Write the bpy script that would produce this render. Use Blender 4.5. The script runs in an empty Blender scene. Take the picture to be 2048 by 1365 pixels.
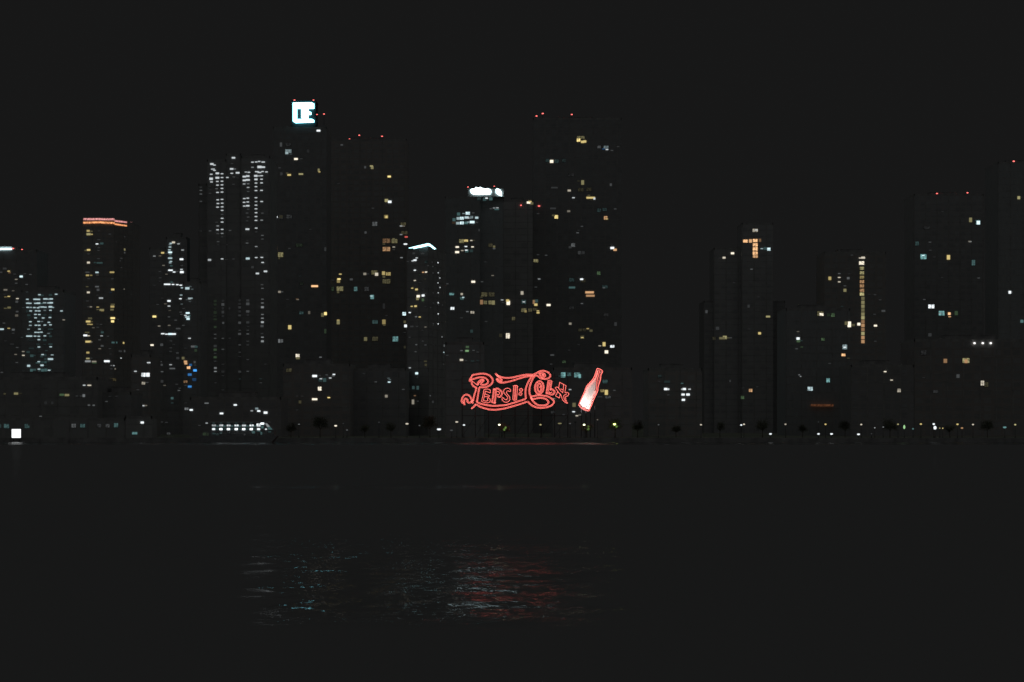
import bpy, bmesh, math, random
from mathutils import Vector
random.seed(7)
# ------------------------------------------------------------------ camera, sky, light, exposure
S = bpy.context.scene
C = bpy.data.collections.new('scene'); S.collection.children.link(C)
CAMZ = 6.0; HOR = 849.0; K = 36.0/2048/76.0          # eye height, horizon row and metres per pixel per metre of distance
cd = bpy.data.cameras.new('camera'); cam = bpy.data.objects.new('camera', cd); C.objects.link(cam)
cam.location = (0, 0, CAMZ); cam.rotation_euler = (math.radians(90), 0, 0)
cd.lens = 76; cd.sensor_width = 36; cd.shift_y = (HOR-682.5)/2048; cd.clip_start = 0.5; cd.clip_end = 30000
S.camera = cam
S.view_settings.view_transform = 'Standard'; S.view_settings.look = 'None'
S.view_settings.exposure = 0; S.view_settings.gamma = 1
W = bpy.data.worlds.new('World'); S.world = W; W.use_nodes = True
SKY = 0.0087
def nd(nt, t, **kw):
    n = nt.nodes.new(t)
    for k, v in kw.items(): setattr(n, k, v)
    return n
nt = W.node_tree; nt.nodes.clear()
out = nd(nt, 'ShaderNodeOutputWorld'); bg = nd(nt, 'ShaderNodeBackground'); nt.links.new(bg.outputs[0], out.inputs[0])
tc = nd(nt, 'ShaderNodeTexCoord'); sep = nd(nt, 'ShaderNodeSeparateXYZ'); nt.links.new(tc.outputs['Generated'], sep.inputs[0])
# night sky with the glow of the big city behind the viewer
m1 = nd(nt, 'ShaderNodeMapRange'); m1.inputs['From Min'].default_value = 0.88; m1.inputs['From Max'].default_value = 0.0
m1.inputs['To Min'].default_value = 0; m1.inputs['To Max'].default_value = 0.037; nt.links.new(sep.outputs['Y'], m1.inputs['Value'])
m2 = nd(nt, 'ShaderNodeMapRange'); m2.inputs['From Min'].default_value = 0.27; m2.inputs['From Max'].default_value = 0.75
m2.inputs['To Min'].default_value = SKY; m2.inputs['To Max'].default_value = 0.018; nt.links.new(sep.outputs['Z'], m2.inputs['Value'])
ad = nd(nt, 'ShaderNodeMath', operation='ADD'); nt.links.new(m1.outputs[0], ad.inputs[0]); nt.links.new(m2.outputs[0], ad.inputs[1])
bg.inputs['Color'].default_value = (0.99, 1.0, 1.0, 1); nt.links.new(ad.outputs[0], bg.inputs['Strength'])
S.cycles.use_denoising = True; S.cycles.filter_width = 1.6
S.cycles.max_bounces = 4; S.cycles.sample_clamp_indirect = 4.0

# ------------------------------------------------------------------ materials
def principled(name, col, rough=0.8, metal=0.0, noise=0.0, scale=3.0):
    m = bpy.data.materials.new(name); m.use_nodes = True; t = m.node_tree; b = t.nodes['Principled BSDF']
    b.inputs['Roughness'].default_value = rough; b.inputs['Metallic'].default_value = metal
    if noise:
        tx = nd(t, 'ShaderNodeTexCoord'); n = nd(t, 'ShaderNodeTexNoise'); n.inputs['Scale'].default_value = scale; n.inputs['Detail'].default_value = 6
        t.links.new(tx.outputs['Object'], n.inputs['Vector'])
        r = nd(t, 'ShaderNodeValToRGB'); t.links.new(n.outputs['Fac'], r.inputs[0])
        r.color_ramp.elements[0].position = .3; r.color_ramp.elements[1].position = .7
        r.color_ramp.elements[0].color = [c*(1-noise) for c in col]+[1]; r.color_ramp.elements[1].color = [min(1, c*(1+noise)) for c in col]+[1]
        t.links.new(r.outputs[0], b.inputs['Base Color'])
    else: b.inputs['Base Color'].default_value = list(col)+[1]
    return m
def facade_mat(name, wall, glass, w=3.2, h=3.3):
    m = bpy.data.materials.new(name); m.use_nodes = True; t = m.node_tree; b = t.nodes['Principled BSDF']
    uv = nd(t, 'ShaderNodeUVMap'); br = nd(t, 'ShaderNodeTexBrick'); t.links.new(uv.outputs[0], br.inputs['Vector'])
    br.offset = 0; br.inputs['Scale'].default_value = 1; br.inputs['Brick Width'].default_value = w; br.inputs['Row Height'].default_value = h
    br.inputs['Mortar Size'].default_value = 0.55; br.inputs['Mortar Smooth'].default_value = 0
    br.inputs['Color1'].default_value = list(glass)+[1]; br.inputs['Color2'].default_value = [g*1.25 for g in glass]+[1]; br.inputs['Mortar'].default_value = list(wall)+[1]
    n = nd(t, 'ShaderNodeTexNoise'); n.inputs['Scale'].default_value = .15; n.inputs['Detail'].default_value = 5; t.links.new(uv.outputs[0], n.inputs['Vector'])
    mr = nd(t, 'ShaderNodeMapRange'); mr.inputs['To Min'].default_value = .9; mr.inputs['To Max'].default_value = 1.1; t.links.new(n.outputs['Fac'], mr.inputs['Value'])
    mx = nd(t, 'ShaderNodeVectorMath', operation='SCALE'); t.links.new(br.outputs['Color'], mx.inputs[0]); t.links.new(mr.outputs[0], mx.inputs['Scale'])
    t.links.new(mx.outputs[0], b.inputs['Base Color']); b.inputs['Roughness'].default_value = .75
    return m
def emit(name, col, strength, vary=False, sampled=False):
    m = bpy.data.materials.new(name); m.use_nodes = True; t = m.node_tree; t.nodes.clear()
    o = nd(t, 'ShaderNodeOutputMaterial'); e = nd(t, 'ShaderNodeEmission'); t.links.new(e.outputs[0], o.inputs[0])
    e.inputs['Color'].default_value = list(col)+[1]; e.inputs['Strength'].default_value = strength
    if vary:                                                     # curtains, blinds and furniture seen through a lit pane
        g = nd(t, 'ShaderNodeNewGeometry'); n = nd(t, 'ShaderNodeTexNoise'); n.inputs['Scale'].default_value = 1.6; n.inputs['Detail'].default_value = 2
        t.links.new(g.outputs['Position'], n.inputs['Vector'])
        mr = nd(t, 'ShaderNodeMapRange'); mr.inputs['From Min'].default_value = .35; mr.inputs['From Max'].default_value = .65
        mr.inputs['To Min'].default_value = strength*.45; mr.inputs['To Max'].default_value = strength*1.5
        t.links.new(n.outputs['Fac'], mr.inputs['Value']); t.links.new(mr.outputs[0], e.inputs['Strength'])
    m.cycles.emission_sampling = 'FRONT' if sampled else 'NONE'
    return m
COL = dict(w=(.90, .97, 1), c=(.72, .95, 1), t=(.27, .60, .60), y=(1, .78, .30), k=(.80, .72, .34), o=(1, .56, .27), r=(1, .16, .13),
           g=(.30, .56, .26), b=(.06, .36, .95), n=(1, .90, .72))
LEV = [0, .13, .19, .26, .34, .43, .54, .68, .84, 1.10, 1.45]
_em = {}
def wmat(c, b, big):
    k = (c, b, big)
    if k not in _em:
        g_ = LEV[b]**2.2*(.82 if big else 1.0); _em[k] = emit('window_glow_%s_%d%s' % (c, b, '_room' if big else ''), [x*g_+.0075 for x in COL[c]], 1.0, vary=big)  # constant grey in the emission stands in for reflected sky light
    return _em[k]
M = {}
M['steel'] = principled('dark_steel', (.06, .06, .065), .5, .6, .3, 1)
M['concrete'] = principled('concrete', (.30, .30, .295), .9, 0, .25, .4)
M['roofing'] = principled('roofing', (.18, .18, .18), .9, 0, .2, .5)
M['frame'] = principled('window_frame', (.05, .05, .05), .6)
M['redpaint'] = principled('red_sign_paint', (.035, .001, .001), .5, 0, .2, 2)
M['bottlepaint'] = principled('white_sign_paint', (.72, .66, .62), .6, 0, .12, 1.2)
M['bark'] = principled('bark', (.09, .07, .05), .9, 0, .3, 6)
M['leaf'] = principled('leaf', (.11, .12, .08), .7, 0, .35, 1.5)
M['hull'] = principled('hull_paint', (.26, .27, .28), .45, 0, .2, 1)
M['cabin'] = principled('cabin_paint', (.55, .57, .57), .5, 0, .1, 1)
M['asphalt'] = principled('asphalt', (.10, .10, .10), .9, 0, .3, .3)
M['grass'] = principled('grass_ground', (.17, .19, .14), .95, 0, .4, .2)

# ------------------------------------------------------------------ helpers
def wp(x, y, D):                                    # where the view ray of a photo pixel meets the upright plane at distance D
    return Vector(((x-1024)*K*D, D, CAMZ+(HOR-y)*K*D))
def tag(o, label=None, cat=None, group=None, kind=None):
    if label: o['label'] = label
    if cat: o['category'] = cat
    if group: o['group'] = group
    if kind: o['kind'] = kind
    return o
def empty(name, loc, label, cat, group=None):
    o = bpy.data.objects.new(name, None); C.objects.link(o); o.location = loc; o.empty_display_size = .5
    return tag(o, label, cat, group)
def child(name, me, parent, loc=(0, 0, 0), rz=0, sc=(1, 1, 1)):
    o = bpy.data.objects.new(name, me); C.objects.link(o); o.parent = parent; o.location = loc; o.rotation_euler = (0, 0, rz); o.scale = sc
    return o
def box(bm, x0, x1, y0, y1, z0, z1, mi=0):
    v = [bm.verts.new(p) for p in ((x0, y0, z0), (x1, y0, z0), (x1, y1, z0), (x0, y1, z0), (x0, y0, z1), (x1, y0, z1), (x1, y1, z1), (x0, y1, z1))]
    for f in ((0, 1, 5, 4), (1, 2, 6, 5), (2, 3, 7, 6), (3, 0, 4, 7), (4, 5, 6, 7), (3, 2, 1, 0)):
        bm.faces.new([v[i] for i in f]).material_index = mi
def mesh(bm, name, mats, smooth=False):
    me = bpy.data.meshes.new(name); bmesh.ops.recalc_face_normals(bm, faces=bm.faces[:]); bm.to_mesh(me); bm.free()
    for m in (mats if isinstance(mats, (list, tuple)) else [mats]): me.materials.append(m)
    if smooth:
        for p in me.polygons: p.use_smooth = True
    return me
def prism(bm, pts, y0, y1, mi=0):                   # (x, z) outline pushed from y0 to y1
    a = [bm.verts.new((x, y0, z)) for x, z in pts]; b = [bm.verts.new((x, y1, z)) for x, z in pts]
    n = len(pts); bm.faces.new(a).material_index = mi; bm.faces.new(b[::-1]).material_index = mi
    for i in range(n): bm.faces.new((a[i], b[i], b[(i+1) % n], a[(i+1) % n])).material_index = mi
def rod(bm, p, q, r, n=6, r2=None, mi=0):
    p = Vector(p); q = Vector(q); d = (q-p).normalized(); r2 = r if r2 is None else r2
    u = d.orthogonal().normalized(); v = d.cross(u)
    A = [bm.verts.new(p+(u*math.cos(2*math.pi*i/n)+v*math.sin(2*math.pi*i/n))*r) for i in range(n)]
    B = [bm.verts.new(q+(u*math.cos(2*math.pi*i/n)+v*math.sin(2*math.pi*i/n))*r2) for i in range(n)]
    for i in range(n): bm.faces.new((A[i], A[(i+1) % n], B[(i+1) % n], B[i])).material_index = mi
    bm.faces.new(A[::-1]).material_index = mi; bm.faces.new(B).material_index = mi

# ------------------------------------------------------------------ ground, water
SHORE = 731.0; GZ = 1.3
def sheet(name, x0, x1, y0, y1, z, m):
    bm = bmesh.new(); bm.faces.new([bm.verts.new(p) for p in ((x0, y0, z), (x1, y0, z), (x1, y1, z), (x0, y1, z))])
    o = bpy.data.objects.new(name, mesh(bm, name, m)); C.objects.link(o); o['kind'] = 'structure'; return o
def water_mat():
    m = bpy.data.materials.new('river_water'); m.use_nodes = True; t = m.node_tree; b = t.nodes['Principled BSDF']
    b.inputs['Base Color'].default_value = (.030, .040, .040, 1); b.inputs['Roughness'].default_value = .035; b.inputs['IOR'].default_value = 1.33
    g = nd(t, 'ShaderNodeNewGeometry'); sp = nd(t, 'ShaderNodeSeparateXYZ'); t.links.new(g.outputs['Position'], sp.inputs[0])
    # how steep the wavelets are, by distance: sheltered water under the quay, wind-chopped channel, two calmer slicks
    dv = nd(t, 'ShaderNodeMath', operation='DIVIDE'); dv.inputs[1].default_value = 800.0
    wb = nd(t, 'ShaderNodeTexNoise'); wb.inputs['Scale'].default_value = .02; wb.inputs['Detail'].default_value = 3; t.links.new(g.outputs['Position'], wb.inputs['Vector'])
    wo = nd(t, 'ShaderNodeMath', operation='MULTIPLY_ADD'); wo.inputs[1].default_value = 26; t.links.new(wb.outputs['Fac'], wo.inputs[0])
    ws = nd(t, 'ShaderNodeMath', operation='SUBTRACT'); t.links.new(sp.outputs['Y'], ws.inputs[0]); ws.inputs[1].default_value = 13
    t.links.new(ws.outputs[0], wo.inputs[2])
    # the wander of the slick edges only matters close by
    lim = nd(t, 'ShaderNodeMapRange'); lim.inputs['From Min'].default_value = 90; lim.inputs['From Max'].default_value = 300; t.links.new(sp.outputs['Y'], lim.inputs['Value'])
    mixy = nd(t, 'ShaderNodeMix'); t.links.new(lim.outputs[0], mixy.inputs['Factor']); t.links.new(wo.outputs[0], mixy.inputs['A']); t.links.new(sp.outputs['Y'], mixy.inputs['B'])
    t.links.new(mixy.outputs['Result'], dv.inputs[0])
    cr = nd(t, 'ShaderNodeValToRGB'); t.links.new(dv.outputs[0], cr.inputs[0]); e = cr.color_ramp; e.interpolation = 'LINEAR'
    stops = [(0, .95), (64, .95), (69, .09), (92, .115), (104, .30), (120, .95), (196, .95), (203, .25), (208, .25), (216, .95), (632, .95), (640, .52), (735, .52)]
    e.elements[0].position = 0; e.elements[0].color = [stops[0][1]]*3+[1]
    e.elements[1].position = stops[-1][0]/800; e.elements[1].color = [stops[-1][1]]*3+[1]
    for d, v in stops[1:-1]:
        q = e.elements.new(d/800.0); q.color = (v, v, v, 1)
    # the calm patch nearby reaches only from a little left of the square emblem to the neon bottle
    xr = nd(t, 'ShaderNodeMath', operation='DIVIDE'); t.links.new(sp.outputs['X'], xr.inputs[0]); t.links.new(sp.outputs['Y'], xr.inputs[1])
    xw = nd(t, 'ShaderNodeTexNoise'); xw.inputs['Scale'].default_value = .35; xw.inputs['Detail'].default_value = 4; t.links.new(g.outputs['Position'], xw.inputs['Vector'])
    xm = nd(t, 'ShaderNodeMath', operation='MULTIPLY_ADD'); xm.inputs[1].default_value = .09; t.links.new(xw.outputs['Fac'], xm.inputs[0]); t.links.new(xr.outputs[0], xm.inputs[2])
    xs = nd(t, 'ShaderNodeMath', operation='SUBTRACT'); xs.inputs[1].default_value = .045; t.links.new(xm.outputs[0], xs.inputs[0]); xr = xs
    lo = nd(t, 'ShaderNodeMapRange', interpolation_type='SMOOTHSTEP'); lo.inputs['From Min'].default_value = -.118; lo.inputs['From Max'].default_value = -.098; t.links.new(xr.outputs[0], lo.inputs['Value'])
    hi = nd(t, 'ShaderNodeMapRange', interpolation_type='SMOOTHSTEP'); hi.inputs['From Min'].default_value = .048; hi.inputs['From Max'].default_value = .005; t.links.new(xr.outputs[0], hi.inputs['Value'])
    farm = nd(t, 'ShaderNodeMath', operation='GREATER_THAN'); farm.inputs[1].default_value = 300; t.links.new(sp.outputs['Y'], farm.inputs[0])
    mk = nd(t, 'ShaderNodeMath', operation='MULTIPLY'); t.links.new(lo.outputs[0], mk.inputs[0]); t.links.new(hi.outputs[0], mk.inputs[1])
    mk2 = nd(t, 'ShaderNodeMath', operation='MAXIMUM'); t.links.new(mk.outputs[0], mk2.inputs[0]); t.links.new(farm.outputs[0], mk2.inputs[1])
    stp = nd(t, 'ShaderNodeMix'); stp.inputs['A'].default_value = .95; t.links.new(mk2.outputs[0], stp.inputs['Factor']); t.links.new(cr.outputs[0], stp.inputs['B'])
    acc = None
    for sc, det, wgt, stx in ((.55, 2, 1.0, .45), (2.6, 3, .8, .6)):
        mp = nd(t, 'ShaderNodeMapping'); mp.inputs['Scale'].default_value = (stx, 1, 1); t.links.new(g.outputs['Position'], mp.inputs['Vector'])
        mp.inputs['Rotation'].default_value = (0, 0, .18)
        n = nd(t, 'ShaderNodeTexNoise'); n.inputs['Scale'].default_value = sc; n.inputs['Detail'].default_value = det; n.inputs['Roughness'].default_value = .55
        t.links.new(mp.outputs[0], n.inputs['Vector'])
        s = nd(t, 'ShaderNodeVectorMath', operation='SUBTRACT'); s.inputs[1].default_value = (.5, .5, .5); t.links.new(n.outputs['Color'], s.inputs[0])
        q = nd(t, 'ShaderNodeVectorMath', operation='SCALE'); q.inputs['Scale'].default_value = wgt*2.2; t.links.new(s.outputs[0], q.inputs[0])
        if acc is None: acc = q
        else:
            a = nd(t, 'ShaderNodeVectorMath', operation='ADD'); t.links.new(acc.outputs[0], a.inputs[0]); t.links.new(q.outputs[0], a.inputs[1]); acc = a
    st = nd(t, 'ShaderNodeVectorMath', operation='SCALE'); t.links.new(acc.outputs[0], st.inputs[0]); t.links.new(stp.outputs['Result'], st.inputs['Scale'])
    fl = nd(t, 'ShaderNodeVectorMath', operation='MULTIPLY'); fl.inputs[1].default_value = (1.5, 1, 0); t.links.new(st.outputs[0], fl.inputs[0])
    up = nd(t, 'ShaderNodeVectorMath', operation='ADD'); up.inputs[1].default_value = (0, 0, 1); t.links.new(fl.outputs[0], up.inputs[0])
    no = nd(t, 'ShaderNodeVectorMath', operation='NORMALIZE'); t.links.new(up.outputs[0], no.inputs[0]); t.links.new(no.outputs[0], b.inputs['Normal'])
    # steep wind chop hardly mirrors anything: it scatters what little light there is
    df = nd(t, 'ShaderNodeBsdfDiffuse'); df.inputs['Color'].default_value = (.196, .199, .197, 1)
    cf = nd(t, 'ShaderNodeValToRGB'); t.links.new(dv.outputs[0], cf.inputs[0]); e = cf.color_ramp
    ms_ = [(0, .997), (64, .997), (70, .66), (88, .74), (104, .90), (120, .997), (196, .997), (203, .84), (208, .84), (216, .997), (632, .997), (640, .0), (735, .0)]
    e.elements[0].position = 0; e.elements[0].color = [.997]*3+[1]; e.elements[1].position = 735/800; e.elements[1].color = [0, 0, 0, 1]
    for d, v in ms_[1:-1]:
        q = e.elements.new(d/800.0); q.color = (v, v, v, 1)
    cm = nd(t, 'ShaderNodeMix'); cm.inputs['A'].default_value = .997; t.links.new(mk2.outputs[0], cm.inputs['Factor']); t.links.new(cf.outputs[0], cm.inputs['B']); cf = cm
    ms = nd(t, 'ShaderNodeMixShader'); t.links.new(cf.outputs['Result'], ms.inputs[0]); t.links.new(b.outputs[0], ms.inputs[1]); t.links.new(df.outputs[0], ms.inputs[2])
    t.links.new(ms.outputs[0], t.nodes['Material Output'].inputs['Surface'])
    return m
sheet('water', -4000, 4000, -200, SHORE+.2, 0, water_mat())
sheet('ground', -9000, 9000, SHORE+.3, 20000, GZ, M['grass'])
sheet('promenade_path', -1500, 1500, SHORE+5, SHORE+13, GZ+.004, M['asphalt'])
bm = bmesh.new(); box(bm, -1500, 1500, SHORE, SHORE+1.2, -4, GZ+.12)
for i in range(-150, 150): box(bm, i*10-.2, i*10+.2, SHORE-.25, SHORE-.003, -4, GZ+.05)
o = bpy.data.objects.new('quay_wall', mesh(bm, 'quay_wall', M['concrete'])); C.objects.link(o)
tag(o, 'long low concrete quay wall along the dark water', 'wall')

# ------------------------------------------------------------------ buildings
def facade_for(style, tone):
    k = (style, tone)
    if k not in _fac:
        nm, wl, gl, w_, h_ = FDEF[style]; _fac[k] = facade_mat('%s_%d' % (nm, round(tone*100)), [c*tone for c in wl], [c*tone for c in gl], w_, h_)
    return _fac[k]
_fac = {}
TONE = {}
FDEF = [('facade_concrete', (.30, .30, .30), (.255, .262, .27), 3.2, 3.3), ('facade_brick', (.36, .335, .32), (.30, .305, .305), 3.8, 3.1),
        ('facade_glass', (.29, .30, .305), (.25, .27, .275), 1.8, 3.5), ('facade_pale', (.34, .34, .335), (.29, .295, .295), 4.5, 4.0)]
BL = []                                             # front to back order of every facade for placing the lit windows
def wall_volume(bm, uvl, pts, D2, z1, rib, band):
    # pts: (x, y) front corners left to right; back wall at D2
    poly = pts+[(pts[-1][0]*1.0, D2), (pts[0][0]*1.0, D2)]
    n = len(poly); u = 0
    for i in range(n):
        a = poly[i]; c = poly[(i+1) % n]; L = math.hypot(c[0]-a[0], c[1]-a[1])
        f = bm.faces.new([bm.verts.new(p) for p in ((a[0], a[1], GZ), (c[0], c[1], GZ), (c[0], c[1], z1), (a[0], a[1], z1))])
        for lp, q in zip(f.loops, ((u, 0), (u+L, 0), (u+L, z1-GZ), (u, z1-GZ))): lp[uvl].uv = q
        u += L
    f = bm.faces.new([bm.verts.new((p[0], p[1], z1)) for p in poly]); f.material_index = 1
    for i in range(len(pts)-1):                     # floor bands and piers standing proud of the facade
        a = Vector(pts[i]); c = Vector(pts[i+1]); d = (c-a); L = d.length; d /= L; nrm = Vector((d.y, -d.x))
        def slab(s0, s1, z0, z1_, pr):
            q = [a+d*s0-nrm*.2, a+d*s1-nrm*.2, a+d*s1+nrm*pr, a+d*s0+nrm*pr]
            vv = [bm.verts.new((p.x, p.y, z0)) for p in q]+[bm.verts.new((p.x, p.y, z1_)) for p in q]
            for f in ((0, 1, 2, 3), (4, 5, 6, 7), (3, 2, 6, 7), (0, 3, 7, 4), (1, 2, 6, 5), (0, 1, 5, 4)):
                ff = bm.faces.new([vv[k] for k in f]); ff.material_index = 2
        z = GZ+4.5
        while z < z1-2: slab(0.02, L-.02, z, z+.28, .06); z += band
        s = 0
        while s < L: slab(max(s-.2, 0), min(s+.2, L), GZ+.02, z1-.02, .09); s += rib
def building(name, label, vols, style=0, cat='building', depth=26, rib=6.4, band=3.3, group=None, tank=0, tone=1.0):
    """vols: list of (front points [(px, D)...], top row, depth)"""
    x0, D0 = vols[0][0][0]; x1, D1 = vols[0][0][-1]
    base = Vector(((wp(x0, HOR, D0).x+wp(x1, HOR, D1).x)/2, D0, GZ))
    root = empty(name, base, label, cat, group)
    bm = bmesh.new(); uvl = bm.loops.layers.uv.new('UVMap'); pb = bmesh.new(); pbs = []; roofs = []
    for vi, (fr, top, dep) in enumerate(vols):
        if vi: pbs.append(pb); pb = bmesh.new()
        pts = [(wp(px, HOR, D).x, D) for px, D in fr]; z1 = CAMZ+(HOR-top)*K*fr[0][1]
        wall_volume(bm, uvl, pts, max(p[1] for p in pts)+dep, z1, rib, band)
        q = pts+[(pts[-1][0], max(p[1] for p in pts)+dep), (pts[0][0], max(p[1] for p in pts)+dep)]
        for i in range(len(q)):
            a = Vector(q[i]+(z1+.01,)); c = Vector(q[(i+1) % len(q)]+(z1+.01,)); d = (c-a).normalized(); nn = Vector((-d.y, d.x, 0))*.35
            v = [pb.verts.new(p) for p in (a, c, c+nn, a+nn)]+[pb.verts.new(p+Vector((0, 0, 1.0+.003*i))) for p in (a, c, c+nn, a+nn)]
            for f in ((0, 1, 5, 4), (1, 2, 6, 5), (2, 3, 7, 6), (3, 0, 4, 7), (4, 5, 6, 7)): pb.faces.new([v[k] for k in f])
        roofs.append((pts, z1, dep)); BL.append(dict(root=root, pts=pts, px=(fr[0][0], fr[-1][0]), top=top, D=min(d for _, d in fr), n=0))
    bm.transform(__import__('mathutils').Matrix.Translation(-base)); pbs.append(pb)
    child('wall', mesh(bm, name+'_wall', [facade_for(style, tone), M['roofing'], M['concrete']]), root)
    for pb in pbs:
        pb.transform(__import__('mathutils').Matrix.Translation(-base)); child('parapet', mesh(pb, name+'_parapet', M['concrete']), root)
    for pts, z1, dep in roofs[-1:]:
        w = pts[-1][0]-pts[0][0]; cx = (pts[0][0]+pts[-1][0])/2; y0 = max(p[1] for p in pts)+dep*.35
        if w > 6 and not tank:
            b2 = bmesh.new(); box(b2, cx-w*.22, cx+w*.18, y0, y0+dep*.4, z1+.01, z1+3.0); box(b2, cx-w*.22-.2, cx+w*.18+.2, y0-.2, y0+dep*.4+.2, z1+3.003, z1+3.2)
            b2.transform(__import__('mathutils').Matrix.Translation(-base)); child('penthouse', mesh(b2, 'penthouse', M['concrete']), root)
    return root
B = {}
B['screenhouse'] = building('waterfront_shed', 'long low waterfront shed at the far left with a row of dim square windows', [([(-45, 752), (250, 752)], 842, 14)], 3, 'shed', tank=1, tone=0.95)
B['kiosk'] = building('waterfront_pavilion', 'small dark pavilion between the waterfront shed and the moored ferry', [([(250.5, 752), (304, 752)], 838, 10)], 3, 'pavilion', tank=1, tone=1.10)
B['ind'] = building('warehouse', 'broad pale warehouse block above the waterfront shed at the far left', [([(-60, 790), (195, 790)], 760, 30)], 3, 'warehouse', tone=0.92)
B['lowD'] = building('low_office', 'low dark block between the warehouse and the tower with blue and orange lights', [([(196, 800), (262, 800)], 790, 25)], 0, tone=1.05)
B['lamps2'] = building('narrow_block', 'narrow block carrying two big round white lights near the left', [([(262, 860), (301, 860)], 715, 25)], 1, tone=0.95)
B['ferrylow'] = building('low_block', 'low block behind the moored ferry with small white roof lamps', [([(380, 800), (562, 800)], 800, 25)], 0, tone=0.95)
B['midlow'] = building('mid_block', 'mid rise block with bright windows under the tower with the square rooftop emblem', [([(566, 850), (700, 850)], 733, 30)], 1, tone=0.88)
B['midlow2'] = building('mid_block', 'dark mid rise block between the yellow windowed slab and the neon sign', [([(702, 870), (812, 870)], 742, 30)], 0, tone=1.10)
B['signleft'] = building('mid_block', 'mid rise block directly left of the neon script sign with green lit window', [([(891, 800), (968, 800)], 690, 25)], 2, tone=1.15)
B['signright'] = building('mid_block', 'wide block behind the neon bottle with a row of teal windows', [([(1106, 800), (1264, 800)], 741, 30)], 0, tone=1.05)
B['gap'] = building('mid_block', 'dark block right of the neon bottle with a cluster of white lights', [([(1296, 860), (1404, 860)], 742, 30)], 1, tone=1.00)
B['r1'] = building('mid_block', 'mid rise block with the long orange lit canopy below it', [([(1572, 900), (1700, 900)], 622, 30)], 2, tone=1.05)
B['r2'] = building('low_office', 'low office block with three warm lights in a slanting row near the right', [([(1702, 840), (1828, 840)], 735, 30)], 0, tone=0.92)
B['r3'] = building('mid_block', 'wide block at the right edge with three bright roof lamps in a row', [([(1828.5, 840), (2085, 840)], 684, 30)], 1, tone=0.80)
B['chev'] = building('apartment_tower', 'slim tower topped by a glowing white chevron', [([(814, 900), (857, 893), (889, 915)], 502, 24)], 3, 'tower', tone=1.10)
B['tealt'] = building('office_block', 'block densely filled with cyan white office windows at the left', [([(43, 900), (128, 900)], 585, 24)], 2, 'office block', tone=1.10)
B['wing'] = building('apartment_block', 'stepped wing with blue and orange windows beside the cyan striped tower', [([(366, 950), (401, 950)], 568, 22)], 0, tone=1.10)
B['stripe'] = building('apartment_tower', 'tower with a cyan window stripe left of the twin peaked tower', [([(299, 1000), (332, 1000)], 500, 24), ([(332, 1000), (374, 1000)], 479, 9)], 0, 'tower', tone=1.10)
B['twin'] = building('twin_tower', 'twin peaked tower with columns of white lamps from roof to base', [([(397, 1000), (414, 1000)], 372, 22), ([(414, 990), (452, 990)], 324, 30), ([(452, 990.6), (482, 990.6)], 312, 26), ([(482, 990), (540, 990)], 317, 30)], 3, 'tower', tone=0.95)
B['edge'] = building('apartment_tower', 'tower cut by the left edge with a lit crown and three red beacons', [([(-70, 1080), (74, 1080)], 504, 26)], 0, 'tower', tone=1.00)
B['crown'] = building('apartment_tower', 'tower with pink and orange light bands round its crown', [([(164, 1300), (229, 1300), (266, 1326)], 441, 26)], 1, 'tower', tone=0.98)
B['alto'] = building('office_tower', 'tower with glowing white rooftop lettering above rows of white windows', [([(890, 1080), (960, 1080)], 398, 26), ([(960, 1084), (1006, 1084)], 394, 26)], 2, 'tower', tone=1.02)
B['sqsign'] = building('apartment_tower', 'tall tower carrying the square white rooftop emblem', [([(546, 1150), (653, 1150)], 258, 30)], 0, 'tower', tone=0.95)
B['tallr'] = building('apartment_tower', 'tallest right hand tower with three red beacons above the neon bottle', [([(1066, 1150), (1243, 1150)], 240, 34)], 0, 'tower', tone=0.90)
B['back'] = building('apartment_tower', 'dark tower between the lettered tower and the tallest right tower', [([(1006.5, 1130), (1065.5, 1130)], 404, 28)], 3, 'tower', tone=1.15)
B['ystair'] = building('apartment_tower', 'wide slab with yellow and orange windows right of the square emblem tower', [([(654, 1250), (813, 1250)], 282, 30)], 1, 'tower', tone=0.93)
B['orange'] = building('apartment_tower', 'stepped tower with a T of orange lit landings at its top', [([(1484, 1140), (1546, 1140)], 450, 24), ([(1428, 1145), (1484, 1145)], 500, 26), ([(1408, 1150), (1570, 1150)], 606, 30)], 0, 'tower', tone=1.20)
B['dots'] = building('apartment_tower', 'tower with one long vertical line of amber stair windows', [([(1648, 1100), (1772, 1100)], 508, 28)], 1, 'tower', tone=0.85)
B['rt'] = building('apartment_tower', 'tall tower at the right with four red beacons on its roof', [([(1828, 1200), (1967, 1200)], 392, 30)], 0, 'tower', tone=1.08)
B['re'] = building('apartment_tower', 'tower cut by the right edge with a single red beacon', [([(1996, 1100), (2090, 1100)], 328, 30)], 2, 'tower', tone=1.05)

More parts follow.
